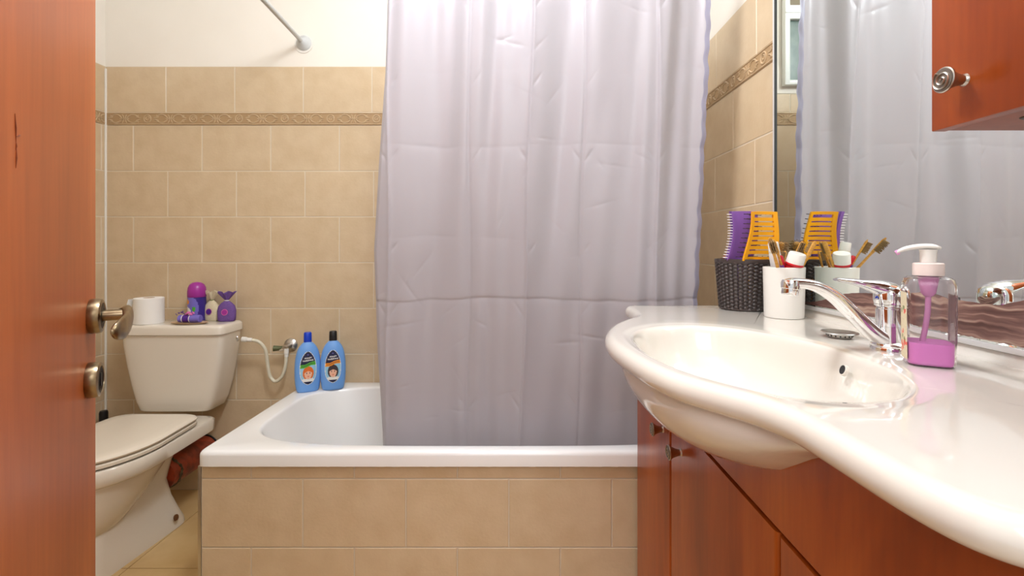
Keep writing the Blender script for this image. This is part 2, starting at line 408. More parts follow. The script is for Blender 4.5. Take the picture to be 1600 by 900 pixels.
# window above the bath (seen in the mirror)
wx0, wx1, wz0, wz1 = -0.30, 0.283, 1.762, 2.36
mb = MB(); yy = YB - .003
f = .035
mb.box(wx0, wx1, yy - .028, yy, wz0, wz0 + f * .6, .003); mb.box(wx0, wx1, yy - .028, yy, wz1 - f, wz1, .003)
mb.box(wx0 - .001, wx0 + f, yy - .0295, yy, wz0 - .001, wz1 + .001, .003); mb.box(wx1 - f * .6, wx1 + .001, yy - .0295, yy, wz0 - .001, wz1 + .001, .003)
mb.box(wx0, wx1, yy - .03, yy, 2.045, 2.105, .003); mb.box(wx0, wx1, yy - .033, yy - .01, 2.07, 2.078, .001)
win = struct(mb.build('window_1', 'frame'))
mb = MB(); mb.box(wx0 + f, wx1 - f * .6, yy - .012, yy - .006, wz0 + f * .6, 2.045); mb.build('pane', 'wglass', win)
mb = MB(); mb.box(wx0 + f, wx1 - f * .6, yy - .012, yy - .006, 2.105, wz1 - f); mb.build('pane', 'wglass2', win)

# ---------------------------------------------------------------- open door on the left
DE = Vector((-0.679, 0.755, 0)); ddir = Vector((-0.525, 0.851, 0)).normalized()   # towards the free edge
DN = Vector((0.851, 0.525, 0)).normalized()
door_w = 0.70; hinge = DE - ddir * door_w
dr = bpy.data.objects.new('door_1', None); C.objects.link(dr); dr['kind'] = 'structure'
dr.matrix_basis = Matrix.Translation(hinge) @ Matrix(((ddir.x, -DN.x, 0, 0), (ddir.y, -DN.y, 0, 0), (0, 0, 1, 0), (0, 0, 0, 1)))
lo, ro, sca = dr.matrix_basis.decompose()
# local: x from hinge to edge, y = minus normal (into the leaf), z up
dr.rotation_mode = 'QUATERNION'; dr.location = lo; dr.rotation_quaternion = (ro @ Matrix.Rotation(R(0.0), 3, 'Y').to_quaternion())
mb = MB(); mb.box(0, door_w, 0.0, 0.038, 0.008, 2.03, .0015)
mb.T = Matrix.Shear('XY', 4, (0, 0)) if False else None
leaf = mb.build('leaf', 'door', dr, world=False)
# gouges in the laminate
mb = MB()
for (px, pz, L, dx) in ((0.3685, 1.168, .028, -.003), (0.3680, 1.142, .020, .0015), (0.3705, 1.174, .004, .010), (0.3680, 1.160, .008, .001)):
    mb.tube([(px, -.0002, pz), (px + dx * .5, -.0003, pz + L * .5), (px + dx, -.0002, pz + L)], [.0002, .0009, .0002], 6)
sc_o = mb.build('scratch', 'woodedge', leaf, world=False)
def rosette(px, pz, name):
    b = MB(); c = (px, 0, pz)
    b.lathe([(.0262, 0), (.0268, .003), (.0266, .0105), (.0255, .0138), (.0235, .0152), (.0205, .0155), (.0200, .0145), (.0, .0145)], 48, c, (0, -1, 0))
    return b.build(name, 'bronze', dr, world=False)
hx = door_w - .036; hz = 0.957
ro1 = rosette(hx, hz, 'handle_rosette')
mb = MB(); mb.lathe([(.0200, .0147), (.0185, .0152), (.0125, .0152), (.0118, .0147)], 40, (hx, 0, hz), (0, -1, 0)); mb.build('ring', 'bronzedark', ro1, world=False)
mb = MB()
mb.lathe([(.0085, .008), (.0085, .040), (.0082, .042)], 24, (hx, 0, hz), (0, -1, 0))
# lever: sweeps back towards the hinge, flared scoop
pts = catmull([(hx + .006, -.036, hz), (hx - .004, -.045, hz + .001), (hx - .03, -.050, hz - .006), (hx - .07, -.051, hz - .010), (hx - .100, -.048, hz - .011), (hx - .112, -.044, hz - .011)], 5)
loops = []
for i, p in enumerate(pts):
    t = i / (len(pts) - 1)
    wz = .0085 + .0095 * math.sin(PI * min(1, t * 1.05)) ; wy = .0085 - .004 * smoothstep(0.05, .5, t)
    if t > .9: wz *= 1 - (t - .9) * 5; wy *= 1 - (t - .9) * 5
    if i == 0: wz *= .7; wy *= .7
    loops.append([p + Vector((0, math.cos(a) * wy, math.sin(a) * wz - .0)) for a in [2 * PI * k / 20 for k in range(20)]])
mb.loft(loops)
mb.build('door_handle', 'bronze', dr, world=False, smooth=50)
ro2 = rosette(hx - .013, 0.862, 'keyhole_rosette')
mb = MB(); c2 = (hx - .013, 0, .862)
mb.lathe([(.0200, .0147), (.0188, .0152), (.0168, .0152), (.0160, .0147)], 40, c2, (0, -1, 0)); mb.build('ring', 'bronzedark', ro2, world=False)
mb = MB(); mb.box(c2[0] - .0034, c2[0] + .0034, -.0158, -.0143, c2[2] - .010, c2[2] + .010, .001); mb.build('keyhole', 'black', ro2, world=False)

# ---------------------------------------------------------------- bathtub
TY0 = 1.365; TXL = -0.938; RZ = 0.473
tub = thing('bathtub', 'white built-in bathtub with a rounded rim, set against the tiled back wall', 'bathtub', (-0.11, 1.72, 0))
cx, cy = (TXL + XR - .003) / 2, (TY0 + YB - .003) / 2; A = (XR - .003 - TXL) / 2; B = (YB - .003 - TY0) / 2
K = 256
def rloop(a, b, r, z):
    """rounded rectangle loop, radius r, sampled by angle"""
    out = []
    for i in range(K):
        t = 2 * PI * i / K; c, s_ = math.cos(t), math.sin(t)
        # point on superellipse-like rect with aspect parametrisation
        x, y = a * math.copysign(abs(c) ** .5 if abs(c) > 1e-9 else 0, c), b * math.copysign(abs(s_) ** .5 if abs(s_) > 1e-9 else 0, s_)
        sc_ = 1 / max(abs(x) / a, abs(y) / b); x *= sc_; y *= sc_
        qx, qy = abs(x) - (a - r), abs(y) - (b - r)
        if qx > 0 and qy > 0:
            L = math.hypot(qx, qy); x = math.copysign(a - r + qx / L * r, x); y = math.copysign(b - r + qy / L * r, y)
        out.append(Vector((cx + x, cy + y, z)))
    return out
mb = MB()
def tl(a, b, z, n=4.0, ox=0, oy=0):
    return sell(cx + ox, cy + oy, z, a, b, n, K)
bi, ai = .297, A - .082
oy = (1.413 + 2.005) / 2 - cy; ox = -.003
loops = [rloop(A - .006, B - .006, .02, RZ - .046), rloop(A, B, .022, RZ - .044), rloop(A, B, .022, RZ - .014)]
for t in (22, 45, 68, 90):
    loops.append(rloop(A - .014 * (1 - math.cos(R(t))), B - .014 * (1 - math.cos(R(t))), .022, RZ - .014 + .014 * math.sin(R(t))))
loops.append(tl(ai + .012, bi + .010, RZ, 4.2, ox, oy))
for t in (30, 60, 90):
    loops.append(tl(ai + .012 - .012 * math.sin(R(t)), bi + .010 - .010 * math.sin(R(t)), RZ - .012 * (1 - math.cos(R(t))), 4.2, ox, oy))
loops += [tl(ai - .02, bi - .006, RZ - .06, 4, ox, oy), tl(ai - .07, bi - .022, RZ - .20, 3.8, ox, oy), tl(ai - .12, bi - .045, RZ - .34, 3.5, ox, oy),
          tl(ai - .18, bi - .09, RZ - .385, 3.3, ox, oy), tl(ai - .3, bi - .16, RZ - .392, 3, ox, oy)]
mb.loft(loops, cap0=False, cap1=True)
mb.build('basin', 'enamel', tub, smooth=60)
# tiled apron
mb = MB()
AY = 1.378
mb.box(TXL + .006, XR - .003, AY + .0015, AY + .05, 0, RZ - .046, mi=0)
PA = lambda u, v, w_: (u, AY + .001 - w_, v)
tile_panel(mb, PA, TXL + .006, XR - .003, [(.388, RZ - .047, -.937 + .15), (.188, .388, -.937), (0, .188, -.937 + .15)])
ap = mb.build('apron', ['grout', 'tile'], tub, smooth=30)
mb = MB()
random.seed(4)
pts = []; x = TXL + .004
while x < .32: pts.append((x, AY - .001, RZ - .0475 + random.uniform(-.0012, .0012))); x += .012
mb.tube(pts, [random.uniform(.0012, .0026) for _ in pts], 6)
mb.build('sealant', 'caulk', tub)
mb = MB(); mb.box(TXL - .003, TXL + .006, AY - .002, AY + .012, 0, RZ - .047, .001); mb.build('corner_trim', 'steel', tub)
# end apron of the bath (towards the toilet)
mb = MB(); mb.box(TXL + .006, TXL + .02, AY + .05, YB - .004, 0, RZ - .046); mb.build('end_panel', 'tile', tub)

# ---------------------------------------------------------------- shower curtain and its rod
RODZ = 1.952
mb = MB()
mb.tube(catmull([(-.952, YB - .012, RODZ), (-.945, 1.95, RODZ), (-.930, 1.707, RODZ), (-.922, 1.55, RODZ), (-.908, 1.46, RODZ), (-.86, 1.432, RODZ), (-.6, 1.43, RODZ), (0, 1.43, RODZ), (.5, 1.43, RODZ), (XR - .012, 1.43, RODZ)], 8), .0095, 16)
rod = mb.build('curtain_rod', 'rod', origin=(-.952, YB, RODZ), smooth=60)
tag(rod, 'grey painted curtain rod running from the back wall round over the bath', 'rod')
for c, ax in (((-.952, YB, RODZ), (0, -1, 0)), ((XR, 1.43, RODZ), (-1, 0, 0))):
    mb = MB(); mb.lathe([(.034, .002), (.033, .006), (.026, .014), (.017, .022), (.013, .034), (.010, .036)], 32, c, ax)
    mb.build('flange', 'rod', rod, smooth=40)
mb = MB(); mb.lathe([(.001, .0005), (.041, .0005), (.040, .003), (.030, .0035)], 24, (-.954, YB, RODZ - .003), (0, -1, 0), cap1=False)
mb.build('sealant_ring', 'caulk', rod)

CR = [(-0.40, 0), (-0.33, .0), (-0.150, 0), (0.03, 0), (0.195, 0), (0.42, 0), (0.572, 0)]
def edgeL(z): return lerp_tab([(.38, -.440), (.473, -.441), (.75, -.455), (1.05, -.462), (1.35, -.440), (1.6, -.418), (1.85, -.407), (1.95, -.40)], z)
def edgeR(z): return lerp_tab([(.38, .545), (.9, .556), (1.2, .565), (1.6, .573), (1.95, .576)], z)
CREASE = [(-.400, -.425), (-.152, -.172), (.038, -.004), (.195, .180), (.412, .420)]   # (x at the top, x at the bottom) of fold lines
HC = [.6, .897, 1.09, 1.375, 1.60, 1.83]
random.seed(11)
WR = [(random.uniform(-.44, .55), random.uniform(.5, 1.9), random.uniform(-1.2, 1.2), random.uniform(.03, .09), random.uniform(.001, .0028)) for _ in range(46)]
for cxt, cxb in CREASE:
    for hz_ in HC:
        for sgn in (-1, 1):
            WR.append((cxt + (cxb - cxt) * (1.9 - hz_) / 1.5 + sgn * .018, hz_ - .03, sgn * 1.0, random.uniform(.025, .05), random.uniform(.002, .0045) * (1 if random.random() < .6 else .2)))
def curtain_y(x, z):
    y0 = lerp_tab([(.38, 1.500), (.9, 1.487), (1.4, 1.458), (1.8, 1.430), (1.95, 1.425)], z)
    d = 0
    tz = (1.93 - z) / 1.5
    # broad folds, strongest near the rod
    am = .010 + .012 * smoothstep(1.0, 1.9, z)
    d += am * math.sin(2 * PI * (x + .03 * math.sin(z * 2.1)) / .19 + .6) * .55
    d += .010 * math.sin(2 * PI * (x + .06 * z) / .41 + 1.2)
    d += .006 * math.sin(2 * PI * (x * 1.0 - .10 * z) / .115 + .3 * math.sin(3 * z)) * (.4 + .6 * noise.noise(Vector((x * 2, z * 1.2, 0))))
    d += .004 * math.sin(2 * PI * (x + .02 * math.sin(2 * z)) / .062 + 1) * smoothstep(-.2, .5, noise.noise(Vector((x * 3, z * .6, 9))))
    # pressed fold lines: tents pointing to the viewer or away
    for i, (xt, xb) in enumerate(CREASE):
        xc = xt + (xb - xt) * tz + .004 * math.sin(z * 7 + i)
        q = abs(x - xc); sg = (1, -1, 1, -1, 1)[i]
        d += sg * (.0055 if i in (1, 3, 4) else .006) * (.6 * math.exp(-q / .018) + .7 * math.exp(-q / .0045))
        st = x - xc
        d += (.004 if i in (2, 4) else 0) * math.exp(-abs(st) / .05) * (1 if st > 0 else -1) * min(1, abs(st) / .003)
    for i, hz_ in enumerate(HC):
        zc = hz_ + .006 * math.sin(x * 9 + i * 2) + .004 * noise.noise(Vector((x * 12, i * 3.1, 0)))
        q = abs(z - zc); a = (.0004, .0026, .0009, .0016, .0006, .0012)[i] * (.4 + 1.2 * abs(noise.noise(Vector((x * 5, i * 7.7, 2)))))
        d -= a * math.exp(-q / .010)
        if i == 1: d += .0015 * smoothstep(0, .004, z - zc) * math.exp(-abs(z - zc) / .03)
    for (wx, wz, sl, L, a) in WR:
        dx, dz = x - wx, z - wz
        if abs(dx) > .1 or abs(dz) > .1: continue
        c, s_ = math.cos(sl), math.sin(sl); u = dx * c + dz * s_; v = -dx * s_ + dz * c
        d -= .8 * a * math.exp(-(u / (L * .6)) ** 2 - abs(v) / .004)
    d += .0012 * noise.noise(Vector((x * 22, z * 8, 4)))
    return y0 - d
mb = MB()
NU, NV = 330, 440
Z0c, Z1c = .385, 1.925
HEMU = 0.982
def cfn(u, v):
    z = Z0c + (Z1c - Z0c) * v; a, b = edgeL(z), edgeR(z) + .0015 * math.sin(z * 95) + .0015 * math.sin(z * 41)
    x = a + (b - a) * u; y = curtain_y(x, z)
    if u > HEMU: y += .006 * smoothstep(HEMU, 1, u) + .0015 * math.sin(z * 70) * smoothstep(HEMU, 1, u)
    if u < .01: y += .010 * (1 - u / .01)
    return (x, y, z)
mb.grid(NU, NV, cfn, mi=lambda i, j: 1 if i / (NU - 1) > HEMU else 0)
cur = mb.build('shower_curtain', ['curtain', 'hem'], origin=(.07, 1.47, 1.925), smooth=80, recalc=False)
tag(cur, 'lavender-grey satin shower curtain with fold creases hanging into the bath', 'curtain')
for k in range(9):
    x = -.37 + .113 * k
    mb = MB(); mb.tube([(x, 1.43 + .016 * math.cos(t), RODZ - .010 + .021 * math.sin(t)) for t in [2 * PI * i / 20 for i in range(21)]], .0015, 8)
    mb.build('curtain_ring', 'white', cur)

# ---------------------------------------------------------------- toilet
TX = -1.412
toi = thing('toilet', 'ivory close-coupled toilet with closed lid in the back left corner', 'toilet', (TX, 1.7, 0))
def dshape(z, hx, yf, yb, hb=None, k=80, cxx=TX, yc=None, rb=.03):
    """front half ellipse, straight sides to a squared back"""
    hb = hb or hx; yc = yc if yc is not None else yf + hx * 1.25; out = []
    n1 = k // 2
    for i in range(n1 + 1):
        t = PI * i / n1; out.append(Vector((cxx - hx * math.cos(t), yc - (yc - yf) * math.sin(t), z)))
    n2 = k - n1 - 1
    # right side up, back, left side down with rounded corners
    path = [Vector((cxx + hx, yc, z)), Vector((cxx + hb, yb - rb, z))] + [Vector((cxx + hb - rb + rb * math.sin(a), yb - rb + rb * (1 - math.cos(a)) if False else yb - rb + rb * math.sin(a) if False else yb - rb + rb * (1 - math.cos(a)), z)) for a in ()]
    for a in (0, 30, 60, 90): path.append(Vector((cxx + hb - rb + rb * math.cos(R(a)), yb - rb + rb * math.sin(R(a)), z)))
    for a in (90, 120, 150, 180): path.append(Vector((cxx - hb + rb + rb * math.cos(R(a)), yb - rb + rb * math.sin(R(a)), z)))
    path.append(Vector((cxx - hx, yc, z)))
    L = [0]
    for a, b in zip(path, path[1:]): L.append(L[-1] + (b - a).length)
    for i in range(1, n2 + 1):
        d = L[-1] * i / (n2 + 1)
        for j in range(len(path) - 1):
            if L[j] <= d <= L[j + 1] and L[j + 1] > L[j]:
                out.append(path[j].lerp(path[j + 1], (d - L[j]) / (L[j + 1] - L[j]))); break
    return out
mb = MB()
Zr = .372
mb.loft([dshape(Zr, .165, 1.405, 1.925, .155, yc=1.62), dshape(Zr, .175, 1.395, 1.935, .165, yc=1.62), dshape(Zr - .008, .180, 1.39, 1.94, .170, yc=1.62), dshape(Zr - .048, .178, 1.392, 1.94, .168, yc=1.62),
         dshape(Zr - .056, .168, 1.402, 1.93, .150, yc=1.62), dshape(Zr - .062, .150, 1.425, 1.90, .12, yc=1.61)])
# bowl below the rim
def egg(z, a, b, y0): return sell(TX, y0, z, a, b, 2.1, 64)
mb.loft([egg(Zr - .05, .160, .215, 1.615), egg(Zr - .08, .146, .200, 1.605), egg(Zr - .13, .126, .172, 1.585), egg(Zr - .18, .102, .138, 1.565), egg(Zr - .22, .08, .108, 1.55), egg(Zr - .25, .05, .08, 1.54)])
# foot and trap
mb.loft([dshape(0, .085, 1.42, 1.865, .112, rb=.05, yc=1.52), dshape(.02, .084, 1.42, 1.862, .110, rb=.05, yc=1.52), dshape(.06, .078, 1.43, 1.85, .098, rb=.05, yc=1.52), dshape(.12, .072, 1.45, 1.826, .086, rb=.045, yc=1.53),
         dshape(.19, .072, 1.47, 1.812, .078, rb=.045, yc=1.54), dshape(.26, .098, 1.47, 1.822, .092, rb=.045, yc=1.55), dshape(.33, .115, 1.46, 1.85, .112, rb=.045, yc=1.56)])
mb.build('pan', 'porcelain', toi, smooth=50)
mb = MB(); mb.lathe([(.011, 0), (.011, .004), (.004, .006)], 16, (TX + .1115, 1.78, .045), (1, 0, .25)); mb.build('fixing_bolt', 'rust', toi)
# seat and lid
def seatloop(z, g): return dshape(z, .178 + g, 1.402 - g, 1.850 + g * .3, .166 + g, yc=1.625, rb=.045)
mb = MB(); zs = Zr + .004
mb.loft([seatloop(zs, -.006), seatloop(zs + .003, -.001), seatloop(zs + .012, 0), seatloop(zs + .016, -.004)]); mb.build('seat', 'seat', toi, smooth=50)
mb = MB(); zs = Zr + .0235
mb.loft([seatloop(zs, -.004), seatloop(zs + .003, .001), seatloop(zs + .008, .002), seatloop(zs + .013, -.003), seatloop(zs + .016, -.016), seatloop(zs + .017, -.05)]); mb.build('seat_lid', 'seat', toi, smooth=50)
# tank
mb = MB()
tb = [(.392, .140, 1.926, 2.045), (.396, .147, 1.922, 2.05), (.43, .160, 1.918, 2.058), (.50, .178, 1.914, 2.062), (.58, .193, 1.909, 2.064), (.65, .203, 1.905, 2.066), (.708, .209, 1.902, 2.066)]
mb.loft([sell(TX - .005, (a + b) / 2, z, hw, (b - a) / 2, 7, 96) for z, hw, a, b in tb]); tank = mb.build('tank', 'porcelain', toi, smooth=50)
mb = MB()
lz = .706
mb.loft([sell(TX - .007, 1.980, z, .2165 + g, .0865 + g, 8, 96) for z, g in ((lz, -.004), (lz + .003, 0), (lz + .028, 0), (lz + .035, -.003), (lz + .0395, -.009), (lz + .0415, -.02))])
mb.build('tank_lid', 'porcelain', toi, smooth=50)
LIDZ = lz + .0415
# soil pipe
mb = MB(); mb.tube([(-1.38, 1.81, .185), (-1.38, 1.9, .185), (-1.38, YB - .004, .185)], .055, 32)
sp = mb.build('soil_pipe', 'pipe', origin=(-1.38, 1.94, .185)); tag(sp, 'rusty red waste pipe running from the toilet foot into the back wall', 'pipe')
random.seed(8)
mb = MB(); mb.tube([(-1.38 + .0555 * math.cos(t), 1.845 + .004 * math.sin(5 * t), .185 + .0555 * math.sin(t)) for t in [2 * PI * i / 40 for i in range(41)]], [random.uniform(.003, .007) for _ in range(41)], 8); mb.build('sealing_collar', 'dirt', sp)
mb = MB(); mb.tube([(-1.38 + .056 * math.cos(t), YB - .008, .185 + .056 * math.sin(t)) for t in [2 * PI * i / 40 for i in range(41)]], .004, 8); mb.build('wall_collar', 'black', sp)

# flexible hose with valve
hose = thing('water_hose', 'cream flexible water hose from the toilet tank to the wall valve', 'hose', (-1.16, 2.0, .68))
def pw(px, py, Y): return Vector(((px - VX) / F_PX * Y, Y, H - (py - VY) / F_PX * Y))
pts = [pw(391, 531, 1.985), pw(404, 534, 1.99), pw(414, 545, 2.0), pw(417, 560, 2.01), pw(419, 575, 2.015), pw(422, 588, 2.02), pw(430, 596, 2.02), pw(440, 589, 2.02), pw(445, 576, 2.018), pw(447, 562, 2.016), pw(447, 552, 2.016)]
mb = MB(); mb.tube(catmull([tuple(p) for p in pts], 6), .0068, 14); mb.build('tubing', 'offwhite', hose, smooth=60)
mb = MB(); a, b = pw(378, 530, 1.98), pw(392, 531, 1.985); ax = (b - a)
mb.lathe([(.010, 0), (.0105, .001), (.0105, ax.length * .5), (.0085, ax.length * .55), (.0085, ax.length * 1.15)], 16, a, tuple(ax)); mb.build('end_fitting', 'white', hose)
mb = MB(); mb.lathe([(.013, 0), (.013, .006), (.008, .008)], 6, pw(371, 529, 1.98), (1, 0, 0)); mb.build('nut', 'chrome', hose)
mb = MB(); a = pw(447.5, 545, 2.016)
mb.lathe([(.0095, 0), (.0095, .02), (.008, .022), (.008, .034)], 16, a + Vector((0, 0, 0)), (0, 0, -1)); mb.build('end_fitting', 'white', hose)
val = thing('stop_valve', 'chrome stop valve with round wall flange above the bath corner', 'valve', (-.98, YB, .645))
vc = Vector(((455 - VX) / 357, YB, H - (539 - VY) / 357))
mb = MB(); mb.lathe([(.030, .002), (.029, .006), (.022, .012), (.012, .016), (.012, .045), (.013, .05), (.009, .062), (.0, .063)], 32, vc, (0, -1, 0)); mb.build('valve_body', 'steel', val)
mb = MB(); mb.tube([vc + Vector((.0, -.045, -.004)), vc + Vector((-.022, -.047, -.004)), vc + Vector((-.050, -.052, -.004))], [.010, .009, .0125], 14)
mb.build('valve_handle', 'valve', val)
mb = MB(); mb.tube([vc + Vector((-.008, -.045, 0)), vc + Vector((-.020, -.05, -.012)), a + Vector((0, 0, .001))], .007, 12); mb.build('outlet', 'chrome', val)

# toilet brush in the corner
tbh = thing('toilet_brush', 'black toilet brush handle standing behind the toilet in the left corner', 'toilet brush', (-1.765, 2.0, 0))
mb = MB(); c = (-1.765, 2.0, 0)
mb.lathe([(.045, .001), (.048, .01), (.045, .11), (.04, .125), (.012, .128)], 32, c); mb.build('holder', 'white', tbh)
mb = MB(); mb.lathe([(.006, .12), (.006, .30), (.014, .305), (.0155, .32), (.0155, .362), (.013, .370), (.0, .371)], 24, c); mb.build('handle', 'black', tbh)

# ---------------------------------------------------------------- things on the tank
roll = thing('toilet_roll', 'white toilet paper roll standing on the left of the tank lid', 'toilet roll', (-1.538, 1.955, LIDZ))
mb = MB(); mb.lathe([(.020, 0), (.0505, 0), (.052, .002), (.052, .103), (.0505, .105), (.020, .105)], 48, (-1.538, 1.955, LIDZ), cap0=False, cap1=False); mb.build('paper', 'paper', roll)
mb = MB(); mb.lathe([(.020, .105), (.020, 0)], 24, (-1.538, 1.955, LIDZ), cap0=False, cap1=False); mb.build('cardboard_core', 'dish', roll)
mb = MB()
mb.grid(6, 12, lambda u, v: (-1.538 - .0515 - .006 * v * (1 - v) * 2 - .010 * v, 1.955 - .012 - .03 * u - .008 * v, LIDZ + .102 - .095 * v)); mb.build('loose_sheet', 'paper', roll, recalc=False)

can = thing('air_freshener', 'air freshener refill can with magenta dome cap and violet floral print', 'air freshener', (-1.378, 2.01, LIDZ))
cc = (-1.378, 2.01, LIDZ)
def can_mat(u, v):
    a = (u * 360) % 360          # 0 = +x, 270 = towards camera
    q = ((a - 180) % 360)         # 0 at -x .. 180 at +x through the front
    if q > 180: return 0
    x = (q - 70) / 60; y = (v - .52) / .5
    if (x + .35) ** 2 + ((y - .55) * 1.6) ** 2 < .10: return 2
    if (x - .55) ** 2 * 3 + (y + .05) ** 2 * 3 < .12: return 4
    if (x + .3) ** 2 + ((y + .35) * 1.2) ** 2 < .28: return 3
    if x * x + y * y < 1.1: return 5
    return 0
mb = MB()
mb.grid(72, 26, lambda u, v: (cc[0] + (.0335) * math.cos(2 * PI * u), cc[1] + .0335 * math.sin(2 * PI * u), cc[2] + .004 + .098 * v), closed_u=True, mi=lambda i, j: can_mat(i / 72, j / 25))
mb.lathe([(.0, .0), (.031, 0), (.0335, .004)], 72, cc, cap1=False)
mb.build('can', ['violet', 'violet', 'orange', 'white', 'green', 'lilac'], can, smooth=60)
mb = MB(); mb.lathe([(.0335, .1025), (.0345, .104), (.0345, .125), (.0325, .142), (.0265, .155), (.016, .163), (.0, .166)], 48, cc); mb.build('dome_cap', 'magenta', can, smooth=60)

dish = MB(); dc = (-1.357, 1.937, LIDZ)
dish.loft([sell(dc[0], dc[1], dc[2] + z, .060 + g, .028 + g * .5, 2, 48) for z, g in ((0.0005, -.01), (.001, 0), (.006, .014), (.0075, .015), (.006, .010), (.0025, -.004))])
dish = dish.build('soap_dish', 'dish', origin=dc); tag(dish, 'shallow oval tan dish on the tank lid in front of the air freshener', 'dish')
cd = thing('wrapped_soap', 'purple and lilac wrapped soap roll with a flower, lying in the tan dish', 'soap', (dc[0], dc[1], LIDZ + .006))
def croll(x0, x1, m, nm):
    b = MB(); b.lathe([(.0, 0), (.014, 0), (.0155, .002), (.0155, x1 - x0 - .002), (.014, x1 - x0), (0, x1 - x0)], 32, (dc[0] + x0, dc[1] - .004, LIDZ + .0215), (1, 0.05, 0)); return b.build(nm, m, cd)
croll(-.040, -.024, 'lilac', 'wrapper_end'); croll(-.0235, .005, 'deeppurple', 'wrapper'); croll(.0055, .046, 'lilac', 'wrapper_end')
for x in (-.024, .0052):
    mb = MB(); mb.lathe([(.0158, 0), (.0162, .001), (.0158, .003)], 32, (dc[0] + x, dc[1] - .004, LIDZ + .0215), (1, .05, 0)); mb.build('white_band', 'white', cd)
mb = MB(); random.seed(3)
for k in range(16):
    a = k * 2.4; r = .004 + .0007 * k
    p = Vector((dc[0] + .004 + r * math.cos(a) * 1.3, dc[1] - .006 + r * math.sin(a) * .6, LIDZ + .043 + .004 * math.sin(k)))
    mb.lathe([(0, -.003), (.004, -.001), (.0045, .001), (0, .003)], 8, p, (math.cos(a), math.sin(a), .8))
mb.build('flower', 'pink', cd)
mb = MB()
for k in range(22):
    t = k / 21
    p = Vector((dc[0] - .048 + .04 * t + random.uniform(-.004, .004), dc[1] - .004 + random.uniform(-.006, .006), LIDZ + .038 + .010 * math.sin(PI * t) + random.uniform(-.003, .003)))
    mb.lathe([(0, -.003), (.0026, 0), (0, .003)], 6, p, (random.uniform(-1, 1), random.uniform(-1, 1), .5))
mb.build('lavender_sprig', 'mesh', cd)

def sachet(x, y, m, mbow, label, h, w_, yaw, dots):
    o = thing('scented_sachet', label, 'sachet', (x, y, LIDZ), (0, 0, yaw))
    b = MB()
    prof = [(0, .75), (.004, .92), (.02, 1.0), (.045, .98), (.065, .86), (.078, .58), (.085, .30), (.088, .20)]
    loops = [sell(0, 0, z, w_ * k * (1 + .04 * math.sin(z * 300)), w_ * .5 * k, 2.6, 40) for z, k in prof]
    b.loft(loops); b.build('pouch', m, o, world=False, smooth=60)
    b = MB()
    def ruff(u, v):
        a = 2 * PI * u; r = w_ * (.18 + (.72 + .2 * math.sin(a * 7)) * v); return (r * math.cos(a), r * .55 * math.sin(a), .088 + (h - .088) * v + .005 * math.sin(a * 5) * v)
    b.grid(56, 8, ruff, closed_u=True); b.build('gathered_top', mbow, o, world=False, smooth=60, recalc=False)
    b = MB(); b.tube([(w_ * .2 * math.cos(t), w_ * .13 * math.sin(t), .0875) for t in [2 * PI * i / 16 for i in range(17)]], .0022, 8)
    b.build('ribbon', dots, o, world=False)
    b = MB(); b.lathe([(.013, 0), (.013, .001), (0, .001)], 28, (0.0, -w_ * .52, .040), (0, -1, .1)); b.build('round_label', 'pink' if dots != 'leaf' else 'magenta', o, world=False)
    b = MB(); b.lathe([(.0105, 0), (.0105, .0016), (0, .0016)], 28, (0.0, -w_ * .52, .040), (0, -1, .1)); b.build('label_centre', 'deeppurple' if dots == 'leaf' else 'magenta', o, world=False)
    return o
sachet(-1.322, 2.022, 'cream', 'cream', 'cream cloth sachet with purple round label, standing left of the purple sachet', .124, .033, R(-8), 'leaf')
sachet(-1.248, 2.005, 'mesh', 'mesh', 'purple cloth sachet with round label at the right end of the tank lid', .122, .036, R(6), 'white')

